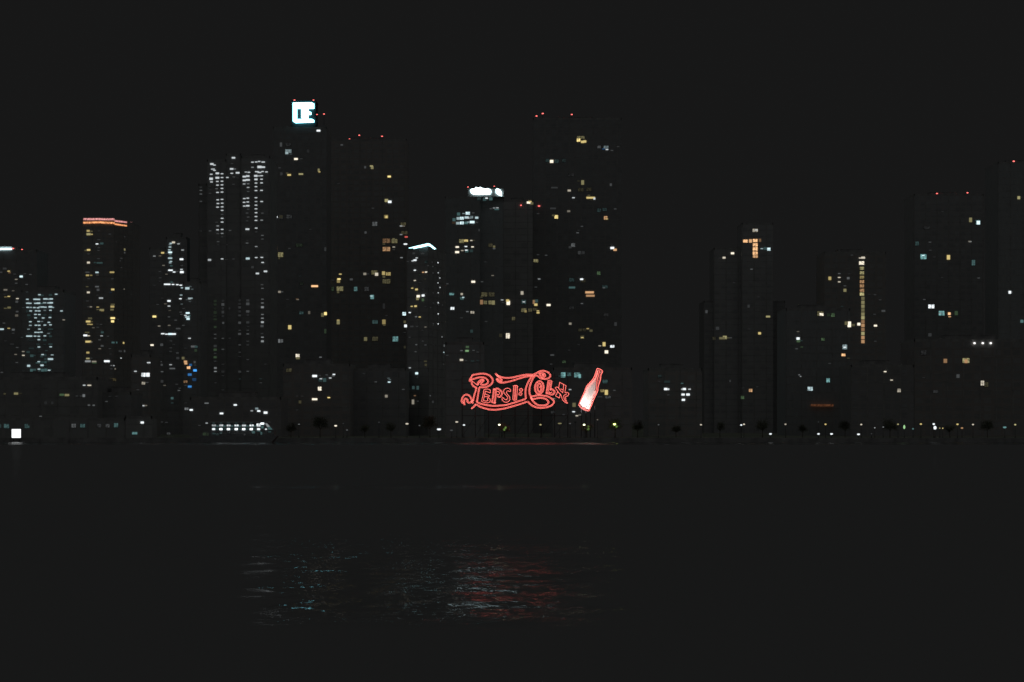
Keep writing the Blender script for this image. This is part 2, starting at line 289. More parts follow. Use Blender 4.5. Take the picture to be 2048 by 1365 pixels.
def place(px, py):
    best = None
    for b in BL:
        if b['px'][0] <= px <= b['px'][1] and py >= b['top']-1:
            if best is None or b["D"] < best["D"]: best = b
    return best
_unit = {}
def pane_mesh(mt, big):
    k = (mt.name, big)
    if k not in _unit:
        bm = bmesh.new()
        if not big: box(bm, -.5, .5, -.5, .5, -.5, .5)
        else:                                       # glass behind a frame with one mullion and a transom
            box(bm, -.46, .46, -.3, .5, -.46, .46)
            for a in ((-.5, -.46, -.5, .5), (.46, .5, -.5, .5), (-.459, .459, -.5, -.46), (-.459, .459, .46, .5), (-.02, .02, -.459, .459)):
                box(bm, a[0], a[1], -.5, .5, a[2], a[3], 1)
        _unit[k] = mesh(bm, 'window', [mt, M['frame']])
    return _unit[k]
WIN = []; MISS = []
def spot(px, py, c, lev, w, h):                     # one lit window, sizes in photo pixels
    b = place(px, py)
    if b is not None and b['root'] in (B['twin'], B['tealt']): lev = min(lev, 8); c = 'c' if (c == 'w' and b['root'] == B['tealt']) else c
    if b is None: MISS.append((round(px), round(py))); return
    pts = b['pts']; cc = (px-1024)*K
    for (a, e) in zip(pts[:-1], pts[1:]):
        dX = e[0]-a[0]; dY = e[1]-a[1]; den = dX-cc*dY; t = (cc*a[1]-a[0])/den
        if -.001 <= t <= 1.001: break
    P = Vector((a[0]+t*dX, a[1]+t*dY, 0)); P.z = CAMZ+(HOR-py)*K*P.y
    WIN.append((w*h*LEV[lev], b['root'], P, math.atan2(dY, dX), w*K*P.y, h*K*P.y, c, lev, w >= 7 and h >= 4.5))
def tile(ox, oy, s, txt):
    for it in txt.replace('\n', ';').split(';'):
        q = it.split()
        if len(q) < 3: continue
        x, y = float(q[0]), float(q[1]); c, lev = q[2][0], int(q[2][1])
        w = float(q[3]) if len(q) > 3 else 38*s/6.827
        h = float(q[4]) if len(q) > 4 else (11*s/6.827 if len(q) < 4 else 12.5*s/6.827)
        if len(q) < 4: w *= .88
        spot(ox+x/s, oy+y/s, c, lev, w/s, h/s)
T = 6.827

tile(0, 400, T, """65 940 w2 50 25;120 975 y8;130 997 o5;15 990 w3;200 1015 w2;340 1010 w2;415 1020 w3;290 1048 c9 40 22;222 1087 n6;222 1140 w3;365 1157 w3;75 1230 n5 50 20;180 1243 n4;370 1260 w2;60 1290 w1;75 1327 y5;120 1320 y8;238 1350 n8
1205 425 y7 40 25;1250 432 k4 30 18;1210 470 k7 55 28;1255 472 y7 25 15;1175 517 b1 35 15;1350 425 w1 30 15;1500 470 w2;1700 505 w2;1350 545 w2 40 12;1325 603 w9;1390 597 t4 45 25;1350 655 w2;1345 692 w2;1170 692 k4 30 16;1210 685 y8 45 22;1210 740 w2;1585 575 w1;1700 680 k6 40 28;1700 722 w3 35 22;1345 805 w2;1655 800 w2 60 14;1640 835 w2;1208 858 n8 38 24;1295 858 t3 30 16;1360 862 t4 80 18;1655 925 w2;1195 990 w3 55 14;1195 1032 y7 42 20;1245 1032 y6 30 14;1325 992 c8 42 18;1330 1028 n3;1530 990 y7 60 20;1210 1078 w2;1535 1080 w2;1190 1187 k4;1325 1187 w4 50 18;1340 1230 w3 35 30;1207 1265 n8 38 22;1540 1225 y8 42 22;1512 1268 b2 30 12;1693 1220 n5;1330 1305 w1;1380 1343 w7 55 18;1790 1300 w1""")
tile(0, 560, T, """230 300 w3 35 28;75 390 k4 40 14;125 380 k5 45 25;235 435 w3 35 20;228 488 n4 40 28;55 592 w3;25 675 c8 55 20;120 663 y7;182 682 w4 38 25;180 730 w2;165 880 w1 50 20;235 925 w3;215 1020 n5;230 1130 w3;25 1265 w3;225 1278 w3;75 835 w1
318 380 w2;300 787 w2;318 980 n6;320 1032 n8;318 1275 w8
540 205 w9;575 213 t3 40 20;690 208 t3 45 25;767 198 w9;375 267 w9;480 267 w9 45 15;525 268 w9 45 15;620 262 w9 55 15;665 265 w7;700 262 w9 45 16
380 320 c8 45;415 322 c8;485 322 w8;525 320 w9 50 18;570 325 t5;610 315 c7 45;665 317 w8;700 315 w9 45 18
378 377 c8;420 378 c7;470 380 w8;520 383 w9;545 372 w7;580 372 c8 50;620 375 w9;690 370 w9 50 20;720 378 w7
420 426 w9;495 425 w9;535 426 w8;612 418 c5;690 417 w9;380 430 t2 50 25
485 473 w9;537 475 w9;395 485 t3 45 25;610 480 t2 50 20;690 482 t2 45 20
487 520 w9;590 522 w9;683 515 w9;395 525 t2;540 528 t2
415 573 w8;528 570 w9;572 570 c5;668 582 w9;400 560 t2
415 623 c7;492 621 w9;535 622 w8;613 619 w9;690 615 w9
390 675 c6;540 674 w9;585 675 t2;690 675 t3 70 14
487 718 w9;525 719 w9;565 716 c8;665 733 c5;690 718 t2;398 725 t2
400 770 w9 80 16;480 770 c8;530 772 w9;613 766 w9;690 772 t3 40 25
532 818 w9;610 825 t3 50 25;430 830 t1 70 20;520 883 t2 45 25;610 885 t2;690 880 t3 55 20
532 918 w9;693 916 w9;430 938 t2 70 20;510 935 t2;385 988 t3 45 28;635 968 t3;530 985 t1
435 1038 t4 45 32;470 1033 t3;583 1022 c8;570 1045 t3 40 30;620 1030 t3 30 30;713 1026 w7;690 1083 w9 70 22;622 1083 t3 35 28
530 1118 w9;520 1135 t4 60 18;580 1125 t3 40 28;622 1125 t4 30 28;665 1118 t3
392 1175 w9 40 25;575 1168 w9 42 20;628 1172 t2;430 1235 t5 35 36;470 1228 t4 45 25;533 1220 w9;540 1238 t4;582 1235 t5 38 36;625 1232 t5 38 36;672 1235 w9;692 1225 t3
532 1273 w9 42 20;585 1280 t5 40 36;627 1272 t5 35 25;707 1267 w9;525 1318 w3;633 1333 w2;840 426 w9;872 548 n6
1195 290 w2;1210 370 w2;1240 370 n6;1335 373 y7;1335 407 k4;1390 412 k6 60 25;1400 424 y6;1540 337 k4 55 18;1535 367 y7 50 26;1530 408 k5 45 22;1230 528 k4 55 25;1205 570 y8 60 24;1250 572 y4;1210 607 y7 40;1245 610 y7 40;1540 524 y9 60 24;1610 540 w2;1538 568 y9 40 28;1275 655 n4;1335 650 w2;1380 610 w2;1330 605 w1;1190 720 k4 60 18;1165 760 w9 50 22;1210 765 n8;1397 718 t4 38 25;1385 690 w1;1388 766 w7;1475 772 w2;1360 820 w3;1205 845 y8 75 24;1245 850 n5;1545 857 t5 40 22;1590 857 t5 35 22;1685 862 y8 38 22;1395 903 w3 38 25;1362 942 n5;1500 940 w2;1640 975 w2 100 20;1697 975 w3 40 28;1200 995 y7 40 24;1510 1015 w1;1200 1075 k7 45 18;1245 1072 w2;1650 1070 w8;1200 1113 w6 75 24;1285 1118 n6 60 20;1290 1135 g4 60 18;1460 1112 w9 75 24;1555 1172 w7 20 12;1520 1170 w5 20 10;1570 1217 n5 35 20;1520 1217 w2
1850 1250 w8;1960 1297 w9 62 55;2020 1297 w9 45 50""")
tile(0, 720, T, """1450 285 n5 28 20;1540 270 y3 100 40;1150 348 w8;1220 349 n8 50 14;65 465 k3 30 20;220 462 k6 55 28;280 460 k2;845 478 g5 60 26;915 482 k6 60 28;1145 490 w5 32 36;1110 495 w2;1050 495 w2;625 590 w1 35 40;715 590 w1 30 40;1215 620 w4 30 16;1280 622 w4 30 18;1500 500 w1;1590 500 w1;1455 570 w3;1960 320 n7 50 38;2010 310 w3;1885 410 w2;555 772 w4;1870 627 w9 55;1915 627 n7;1955 627 w8 45;1990 625 n5 40;1943 857 w9 42 25
5 905 t3 20 50;90 905 t5 75 62;360 905 t4 50 62;390 915 t4 25 30;1008 900 w4 65 55;1130 900 t5 68 52;1357 900 w2 60 50;1470 900 w3 58 50;1585 893 t5 62 62;1840 1003 t7 75 34""")
tile(270, 300, T, """900 512 w2;900 555 w4;900 605 w4;900 705 w3;1025 595 w2;1030 548 w1;1020 500 w1;900 1110 w1;1025 1108 w3
1050 195 w9 45 22;1085 210 w8;1065 265 w7 50 16;1085 282 w9;1042 335 w9;1040 397 w9 45 30;1045 440 w9;1125 322 w9 45 22;1188 328 w9;1125 383 w9 50 24;1188 380 w9;1260 379 w9;1125 433 w8;1188 430 w9;1127 483 w9;1188 480 w9;1115 532 w4;1188 528 w9;1127 583 w8;1188 578 w9;1130 684 w9;1188 678 w8;1133 734 w9;1190 730 w9;1128 784 w9;1190 780 w9;1190 828 w9;1190 883 w3;1190 937 w9;1190 988 w8;1130 1040 w6;1115 990 w2;1128 1093 w9;1190 1088 w9;1130 1145 w3;1190 1142 w6;1190 1190 w2;1135 1255 w3;1345 110 w9 45 20;1325 190 w2;1320 262 w9 45 20;1362 263 w5;1322 322 w9;1402 315 w9 50 20;1350 372 w3;1345 472 w2;1400 385 w1;1605 170 w9;1655 167 w8;1695 160 w8;1750 168 w9 45;1605 240 w6;1700 235 w9 55 30;1750 238 w9 50 20;1515 305 w7;1555 308 w9;1665 300 w9 50;1700 310 w9 50;1742 298 w9;1795 303 w9;1493 367 w9 45 20;1540 360 w9 45 20;1650 357 w9 45 24;1695 357 w7;1730 355 w9;1493 418 w9 42 20;1540 412 w9 55 20;1652 405 w9 42 20;1728 403 w8;1490 467 w7;1545 465 w5;1652 455 w9;1728 453 w8;1545 515 w7;1652 504 w9;1545 570 w3;1652 558 w9;1728 555 w8;1728 503 w1;1493 667 w9;1540 661 w9;1652 655 w8;1490 718 w9;1540 713 w9;1653 708 w7;1730 707 w8;1493 769 w9;1540 765 w9 45 18;1652 757 w9;1652 807 w8;1545 812 w3;1653 860 w9;1740 866 w3;1530 865 w3;1545 920 w3;1652 912 w9;1652 965 w9;1730 962 w6;1530 972 w2;1535 1085 w9 50 20;1655 1070 w8;1245 1097 w1;1298 1102 w3;1655 1122 w2;1740 1170 w4;1740 1220 w3;1530 1275 w4;1535 1240 w1;1655 1322 w6;1135 1300 w1;1250 1295 w1
1975 245 w2;2000 330 w2;1920 918 w9 52 22;1995 915 k2 45 40
525 1265 n8 40 22;490 1278 c8;480 1297 c6;478 1328 c8;595 1285 w7;610 1270 w2""")
tile(270, 460, T, """470 275 c8;480 308 c9 50 20;378 315 y8 40 20;430 325 w2;265 360 w6;343 357 n4;482 330 c6;485 360 t4;480 388 c8 55 16;635 403 w9 48 22;490 433 c8;480 452 c7;495 493 t5;390 487 n5;650 277 w7;480 410 t3;640 490 w2;635 542 w8;640 578 w9 48 26;485 553 w9 60 16;535 577 w9;575 570 w3;430 607 n4;340 570 w2;345 657 w2;340 705 w1;265 760 w1;500 715 t5;440 745 w9 85 16;520 747 w9;578 750 w9;625 757 w9;645 793 c8;715 800 c8 55 30;755 775 c4;780 812 c4;630 892 c7;620 942 w9;755 935 c7 60 14;745 945 w7;710 955 c3;750 980 c3;640 1015 c4;665 1075 w2;465 972 w9 42 20;415 1012 n4;465 1042 w8;475 1103 n3;310 1020 w2;720 1137 c9 50 20;690 1170 w8;715 1192 c8 55 18;725 1218 c9 42 20;740 1175 t6;265 1185 y9 48 25;465 1190 w3;555 1235 w3;330 1315 n6;467 1305 n5;660 1305 w3;590 1350 w3 60 18;375 935 w1;625 1125 w3;635 1155 w3
1018 412 w7 42 25;1190 398 w9;1345 400 w2;1250 405 w1;1540 393 c9 50 25;1655 380 w9;1732 378 w9;1743 447 w9;1605 512 w2 35 30;1782 568 w9 45 20;1672 597 w9 42 20
1735 750 w3;1740 800 w4;1740 948 w4;1740 1000 w5;1740 1058 w6 36 24;1740 1157 w5;1740 1208 w6;1740 1262 w7 36 22;1735 1315 w3 40 30
1095 975 g2 38 32;1095 1022 g2 38 26;1095 1078 g1 30 26;1095 1130 g2 42 40;1095 1180 g1 45 30;1095 1225 g2 45 24;1095 1328 g3 34 26;1200 970 w1 30 26;1200 1020 w3 38 34;1200 1072 w1 30 30;1200 1125 w2 34 36;1200 1180 w1 30 24;1205 1272 w3 26 26;1430 965 w1 30 26;1430 1012 w1 40 26;1430 1060 w2 36 30;1430 1115 w1 34 30;1430 1170 w2 36 24;1430 1270 w3 36 30;1540 965 w2 40 30;1540 1012 w3 44 36;1540 1115 w3 44 30;1540 1165 w1 30 26;1540 1265 w2 40 30;1545 1322 w1;900 980 w1;1290 1075 w1 20 30
1858 648 o4 40 40""")
tile(270, 560, T, """1735 735 w2;1740 785 w6;1740 840 w6 36 24;380 737 w9 45;430 743 w9;480 741 c9 55 22;530 741 w9 55 18;745 800 w8;490 835 w2;365 888 w3 38 34;195 885 k3;233 892 n9 42 20;530 885 w1;490 930 w2;485 978 w2;205 983 n6;580 1000 w3;690 935 w1;800 912 w4 70 25;830 965 g3 35 35;835 915 t4 40 25;188 1132 w8 45 14;350 1118 w3;360 1162 w3 38 25;325 1212 w2;370 1255 w4;487 1160 w7;510 1212 w4 75 18;585 1070 w2 40 30;657 1070 k5 35 35;690 1118 o8 42 26;695 1145 o8 38 22;760 1163 b6 35 28;733 1200 o9 50 38;820 1238 b9 45 28;748 1295 b7 50 30;815 1125 w3 28 30;820 1165 w2;810 1360 b5 50 28
1095 745 w3;1095 800 w3;1095 905 w2 40 30;1095 955 g4 42 28;1095 1005 w2;1095 1058 g4 40 28;1095 1112 w2;1098 1205 w5 34 24;1098 1252 w6;1200 800 w3;1200 950 w3;1200 1155 w1;1200 1255 w1 38 28;1200 1310 w1;1430 690 w2;1430 740 w3 42 26;1430 890 w3;1430 990 w2;1430 1050 w1;1430 1255 w2 36 26;1540 740 w4;1540 690 w2;1540 840 w2;1540 890 w2;1540 1090 w2;1540 1250 w3;1780 1152 w1;905 755 w1;905 800 w1;1295 800 w1""")
tile(270, 720, T, """812 275 b4 45 30;690 300 o6 55 32;748 366 b8 48 25;690 350 w2;370 295 w2 35 35;405 350 n4;600 420 w4;612 388 w2;508 525 t5 35 30;508 590 t3;570 335 w2;1715 260 t2;1718 315 w2;1435 262 t2;1100 315 w1;1200 412 w1;695 590 w1;705 670 w5 60 35;768 685 w9 42 20;978 593 w5 55 14;1370 617 w9 42 18;1182 733 w9 45 20;1595 697 w7;1663 667 c6 40 25;1690 700 w9 40 20;1783 722 w9 48 28;980 865 w7 30 12;880 897 w2;365 850 w2;430 855 w2;460 1010 w3 50 35""")
tile(540, 160, T, """150 885 w3 30 55;250 885 w1 80 50;250 975 c6 90 50;230 1000 c7 40 30;285 1015 c3;355 1082 n9 48 24;425 1080 w2;520 975 w1 35 40;130 1205 w2;155 1285 w2 30 40;262 1300 y8 48 22;235 1275 k4;422 1288 k7 60 20;665 1235 k6 25 40;675 1258 y7 25 15;980 890 w3 35 18;1300 1195 w3 25 30;1385 1178 k7 40 16;1395 1200 k6 35 38;1628 1322 y9 42 22;662 695 w9 48 22""")
tile(540, 340, T, """805 187 k6;935 190 w1;150 645 w2 55 55;260 640 w2 80 55;790 640 w2 40 60;1590 420 k7 45 40;1635 438 w9 45 30;1405 525 w2;1585 640 y6 60 50;1590 645 y8 30 30;1430 740 w4 75 60;1305 857 w3 28 30;1820 740 k4 75 40;1790 768 w7;1825 770 n5;1915 690 t3;1835 860 k3 90 50;1790 885 w6;1868 892 o8;1860 917 r8 40 18;1590 970 o5 110 62;1700 975 k5 85 60;1688 942 k5;1555 1015 k4;1590 1083 o7 110 60;1690 1055 n7;1690 1090 w2;45 1075 o8 100 24;145 1160 k6 75 70;125 1205 k3 20 30;400 1030 g2 100 45;265 1075 w2;755 1085 w2 25 50;550 815 w1;1850 1015 w9 45 16;1795 1200 w6""")
tile(540, 500, T, """960 333 y8;805 440 y7 35 55;858 415 w1;942 400 y9 42 16;935 425 y6 42 50;1295 330 n6 38 30;1335 330 w2;1425 310 k5 85 60;1455 335 n8 42 40;1550 320 y7 40 48;1615 330 y7 70 48;1555 370 k4 35 25;1590 432 k4 115 65;610 497 o9 90 24;410 360 t1;430 460 g1 50 45;835 535 g3 85 60;955 532 k6 95 65;930 580 k4 30 25;1170 535 t6 50 62;1320 535 w2 65 60;1110 405 w3 40 25;1395 645 t7 45 55;1385 632 c8;130 575 n6 35 25;165 575 w3;370 672 o4;378 680 n5;430 862 t4 60 40;535 858 n4 28 40;80 775 w1;718 890 k5 38 50;758 872 y9 36 40;932 960 y7;932 990 k6 40 55;1435 985 t4 80 55;1555 985 y6 45 62;1560 1030 k4;1555 770 w1 30 70;270 1058 y8 42 55;755 1112 g3 28 60;1305 1218 k5 42 50;1435 1215 k3 85 60;1712 1218 t7 80 75;145 1245 w4 75 50;125 1245 w5 20 50;1590 900 w1;240 680 w1;1832 875 c9 50 50;1840 985 k4 30 35;1855 1040 w9 42 35;1840 1130 w1;1840 1330 k2 25 35""")
tile(540, 680, T, """378 218 n9 55 50;380 250 k5 50 30;260 415 k3 80 50;690 238 w5;610 495 w9 62 28;695 533 w8;680 487 w2;775 480 w3;823 522 w8;873 473 w9;865 492 w5;745 550 t4 45 50;685 550 t3 50 45;678 668 n9 50 55;610 812 n9 70 24;803 790 y9;410 850 k3 35 40;1588 770 n6 35 35;1445 575 w3;1620 525 c4;1635 545 c4;1627 578 c9;1820 678 w3;370 770 w1;440 770 w1;1283 463 w1;370 960 w1""")
tile(800, 340, T, """1080 395 t3 50 45;1155 405 t4 45 40;1182 388 w9;1240 395 t5 45 45;1240 533 w3;1285 522 w6;1330 520 w7;1320 542 t5 60 16;800 605 t5 42 40;868 598 c6;925 595 c9 62 40;1000 590 w3;738 682 t5 40 40;795 665 c7 42 35;845 663 c9 55 40;910 652 c8 55 28;930 660 w8;975 650 c6 50 40;1047 655 c8 42 26;735 722 o2 50 30;790 730 c7 45 32;845 727 c9 55 40;905 725 t6 50 30;930 715 c7;985 715 c9 62 30;1045 718 w3;840 975 k6 70 55;900 968 y8 60 35;975 966 n8;1005 965 k3;782 1055 n9 44 20;900 1048 w9;990 1053 n9;780 1125 n9 52 26;850 1103 n7;905 1098 w9;915 1110 t5 50 40;975 1108 t3 40 36;715 1128 w1;1235 1030 k3 60 50;1285 1050 k5 30 28;1285 1078 w4;1850 1240 k6 55 40;1885 1160 w2;1995 1168 w3;1165 1260 w1;1080 825 w2 20 30;1775 436 y8 40 18;1760 448 n9 55 28;1800 460 k5 40 30;1885 600 w2""")
tile(800, 500, T, """175 152 w8;207 142 w9 50 18;230 112 w8;110 160 w2;360 165 t2 50 35;435 170 w2;385 218 w2;445 228 w3;515 177 w9;205 280 w9;318 308 o8;358 305 n9;447 318 w3;540 288 w2;518 314 w8;272 342 g2;345 400 k2;205 420 n8;270 450 w1;540 385 w8;515 452 w8;170 525 y8;228 542 y8 42 22;543 515 w8;315 540 w1;518 588 w8;252 635 n9 52 30;318 625 w9 44 26;242 668 k6 45 36;315 685 g5 38 36;450 590 w2;518 724 w9;450 728 w2;162 773 y8;215 770 y8 40 22;135 858 w9;415 790 w2;350 775 w1;518 875 w9;222 915 w5;272 918 y8;165 1048 w2 55 20;235 1048 w2;350 1055 n5;450 1012 w3;518 1012 w9;310 1100 w1;135 1195 w2;570 1190 w6;315 1248 w2;225 1297 w4;350 1300 w3;455 1302 w1;600 1310 w4 40 30;645 465 w3;600 700 w1;575 755 w2;420 1165 w1;190 50 w2 40 25;310 52 w2 60 20
705 605 t7 60 28;725 597 t5;843 605 n7 30 26;862 652 c8 28 16;845 665 t5 55 40;1000 437 n9 50 26;1120 437 w3;1265 352 n5;1150 610 k4 90 60;1250 610 k3 85 60;1110 650 k3;1110 715 o6 45 60;1165 720 k5 50 50;1230 720 k6 50 55;1275 722 k6 38 55;1395 685 w7;1405 720 w2;1470 695 y8 40 30;1478 725 n9 45 55;1690 712 t4 65 60;1690 712 w8;1820 700 k5 110 30;1820 715 o6 38 50;1855 750 y8 42 30;1865 700 t4 38 40;1667 590 n7 36 45;1900 400 w6;1855 510 w3;1690 825 k5 75 55;1715 840 y6 28 30;1775 825 k4 55 50;1840 815 k3 80 40;1883 835 y8;1885 860 y8 38 18;715 800 w9 55 38;920 845 w5;988 855 n7 55 34;1550 940 k4 50 50;1175 980 w2;840 930 w2;978 1112 t3 36 40;1375 1170 k2 40 45;1473 1175 n9 55 75;920 1330 g5 40 20;1165 165 w1""")
tile(800, 660, T, """645 350 w2;590 470 w2;595 308 c8;230 595 c9 45 26;137 520 w7;350 430 k3 50 18;355 480 k3 35 30;240 650 w1;215 300 w3;185 790 t4 40 40;245 792 t4 40 50;120 812 w3;205 900 o5;180 985 n6 38 62;245 975 w2;410 900 w4;445 985 w2 60 30;840 285 w4;915 288 g8 45 22;920 235 g5 42 26;1005 282 w3;1060 305 w2;840 412 n8 45 24;900 422 w2;990 428 t2 50 20;1060 420 t2""")
tile(1040, 200, T, """830 515 k5 110 40;800 552 y9 50 45;855 575 y8 45 30;885 570 y8 38 30;1080 645 w3 50 40;1175 650 c5 70 45;1187 680 w8;1140 672 b5;1255 692 w3;1340 640 w2;375 830 t3 55 45;432 842 n9 45 38;500 840 t3 60 50;600 830 t2 50 50;700 1025 w1 80 40;800 1110 k2;855 1130 k6 38 60;830 1230 k2 80 50;940 1225 k2 75 50;470 1200 w2 90 20;672 1240 n7 42 24;1240 1160 w3 28 35;730 1338 w8;965 1338 y8 115 24;940 1305 k4;1015 1350 w8 25 25""")
tile(1040, 380, T, """665 293 n5 40 25;450 255 w2 80 22;495 370 y9 50 50;460 350 k4 45 20;1080 280 t3 55 50;1155 270 t3 60 40;1300 262 w3;1170 385 o8 50 50;1185 400 y7;845 500 w3;800 555 w1;787 588 w4;725 755 w4 60 55;685 785 w2 40 30;835 860 w2 100 50;1260 795 w9 50 28;1298 820 o8 45 28;1250 745 w1;220 970 k6 60 45;1075 1140 g5 50 50;260 1218 w6;705 1230 t3 75 50;842 1222 w9 40 20;865 1240 k2 60 50;710 1335 t5 85 25;1160 1325 t3 80 45;1145 1340 w4;215 1328 w2""")
tile(1040, 560, T, """950 172 o8 115 28;960 218 o7 115 26;845 325 w4;705 385 w1 70 40;390 345 n9 52 26;685 600 n6 34 28;1175 480 w1 70 40;850 685 k2 120 40;925 668 y7;970 695 k4 40 30;850 785 k4 55 45;850 790 y8;800 885 w1;1305 605 w2 35 50;1090 902 n7;1148 880 y8 38 55;1180 985 n9 45 40;1260 910 w9 60 35;440 1028 w3 50 20;600 1120 g4 55 38;425 1152 w2;840 1160 n5 25 40;880 1185 w3;670 962 w1;590 1300 t8 65 75;540 1315 t3;670 1290 t5 60 50;780 1300 t7 85 70;815 1315 t8 30 50""")
tile(900, 720, 6.206, """1490 370 w7;1890 385 y6 50 35;1940 405 y8 38 60;1925 270 t4 70 50;1960 465 w3 80 30;1860 460 w2 60;1540 560 k5 40 50;1535 645 w9;1575 695 n8;1610 685 n5;1290 485 n7;1280 650 w2 60 30;1410 680 w2;2040 380 w3""")
tile(1280, 720, T, """270 225 t2 55 40;370 300 t2 80 30;350 400 w9 42 28;385 402 w8 28 22;260 295 w1;575 322 t5;580 402 w8;605 400 w9 42 26;675 402 w8;588 475 w9 42 24;655 475 w9 46 26;592 547 w9 42 24;385 480 w2;1230 290 w2 20 30;1510 418 o8 50 45;1400 515 g5 48 48;1600 370 w1;1405 385 w1""")
tile(1380, 440, T, """890 145 n7 75 45;905 140 w8;672 295 n8;755 292 o9 65 44;825 290 o8 40 44;890 285 o9 70 46;890 342 o9 70 46;890 398 o9 72 50;890 455 o9 72 48;892 502 o8 72 38;955 280 o5 30 40;980 395 c7;1025 392 t4 40 36;1075 402 c9 48 42;580 458 n9 42 24;465 518 n8 38 24;405 525 w1;840 675 w4;600 860 w1;800 1180 w2 30 40;935 1055 w1;1065 1322 k7 55 22;180 1255 t2 60 80;225 1255 w3 30 40;1910 800 y7 35 45;1795 1293 n9 60 38;1780 1280 k5 90 60;1950 1300 g5 55 55;1890 1300 g2 40 40""")
tile(1380, 600, T, """375 390 w2 45 40;320 410 w1;475 515 k7 60 50;440 525 k5 80 30;520 520 k4;330 525 k2 50 40;555 520 w3;710 415 t2 28 60;805 400 w1;950 458 y8 36 30;1220 410 o3;1235 455 o3 60 40;1475 435 n4;1475 530 w9 40 30;1480 560 g5 45 40;1520 560 t3;1525 645 g4;1455 670 w3;1815 540 g5 50 40;1490 1025 w5 18 12;1510 1047 w6 18 12;1885 1100 t8 48 60;1640 1215 c8 75 55;1905 870 w2""")
tile(1640, 480, T, """548 250 n8;588 245 n8 50 26;568 318 n9 75 50;130 525 y7 30 40;262 515 n8;262 575 n8;262 462 w4;385 525 w4 35 30;395 465 w1;340 630 w3;340 690 k6 38 40;435 210 w2;300 910 t2;670 745 w1;750 750 w2;820 820 w2;865 972 w3 50 25;745 1018 w2;400 1155 n9 45 75;360 1140 k5 45 45;450 1165 k4 50 30;530 1152 n9 40 34;757 1173 n9 42 22""")
for i, (yy, cc) in enumerate(((390, 'k7'), (452, 'k7'), (512, 'y6'), (572, 'o7'), (630, 'o7'), (690, 'o7'), (742, 'k8'), (800, 'k5'), (855, 'k6'), (908, 'k6'), (960, 'k5'), (1015, 'k6'), (1065, 'k7'), (1118, 'o6'), (1170, 'o7'), (1225, 'o6'), (1280, 'k7'), (1335, 'o7'), (1390, 'o7'))):
    tile(1640, 480, T, '%d %d %s %d 44' % (572 if yy < 760 else 585, yy, cc, 62 if yy < 760 else 44))
tile(1780, 300, T, """1100 958 k6 38 60;1205 995 c9 45 50;1200 990 t4 75 70;715 845 w1;500 1065 w1 90 40;370 1280 t4 50 60;545 1262 w3;1085 1250 n5;1095 1255 w6;1758 655 k7 36 40;1800 650 w1""")
tile(1780, 480, 6.206, """415 210 t8 80 65;412 195 c9;725 218 y8 38 55;990 25 n5;1035 285 t5 45 75;500 130 w2;550 215 w1;645 468 w1;1100 475 w3;1487 652 w9 30 32;425 742 w3;512 828 w9 80 50;640 912 t8 75 60;620 915 w6;735 918 o9 30 30;740 955 o8;822 910 g4 38 50;495 1180 w2 40 40;1092 1222 w3 50 30;1637 1012 t6 36 35""")
tile(1640, 680, 5.02, """248 72 c7 50 50;248 75 w9;235 152 o9 42 28;285 185 k3;95 240 w1;653 320 n9;718 405 n8;793 510 n7 36 38;1040 130 w1 60 50;555 15 w2;1258 212 o6 34 40;1465 208 k7 75 50;1465 215 o7 30 38;1385 365 w3 30 35;1630 435 n8 36 50;1670 450 k3 40 50;1160 520 w2 55 30;1040 380 w1;230 625 w2 50 25;310 635 w1""")
import collections
per = collections.defaultdict(list)
for w in WIN: per[w[1].name].append(w)
def near(a, b): return abs(a[2].x-b[2].x) < (a[4]+b[4])*.5 and abs(a[2].z-b[2].z) < (a[5]+b[5])*.5
for k, ws in per.items():
    ws.sort(key=lambda w: -w[0])
    order = {}
    small_first = sorted(range(len(ws)), key=lambda i: -ws[i][4]*ws[i][5])
    lay = []
    for i in small_first:                           # a lamp seen inside a lit room stands a little further out than the pane behind it
        lv = 0
        for j in lay:
            if near(ws[i], ws[j]): lv = max(lv, order[j]+1)
        order[i] = lv; lay.append(i)
    rest = bmesh.new(); nrest = 0; rmats = []
    for i, (imp, root, P, rz, w, h, c, lev, big) in enumerate(ws):
        mt = wmat(c, lev, big); off = .14+.05*order[i]; nrm = Vector((math.sin(rz), -math.cos(rz), 0))
        loc = P+nrm*off-root.location
        if i < 98: child('window', pane_mesh(mt, big), root, loc, rz, (w, .1, h))
        else:
            if mt not in rmats: rmats.append(mt)
            box(rest, loc.x-w/2, loc.x+w/2, loc.y-.05, loc.y+.05, loc.z-h/2, loc.z+h/2, rmats.index(mt)); nrest += 1
    if nrest: tag(child('small_windows', mesh(rest, 'small_windows', rmats), root), kind='stuff')
    else: rest.free()
print('WINDOWS', len(WIN), {k: len(v) for k, v in per.items()}, 'MISS', MISS)

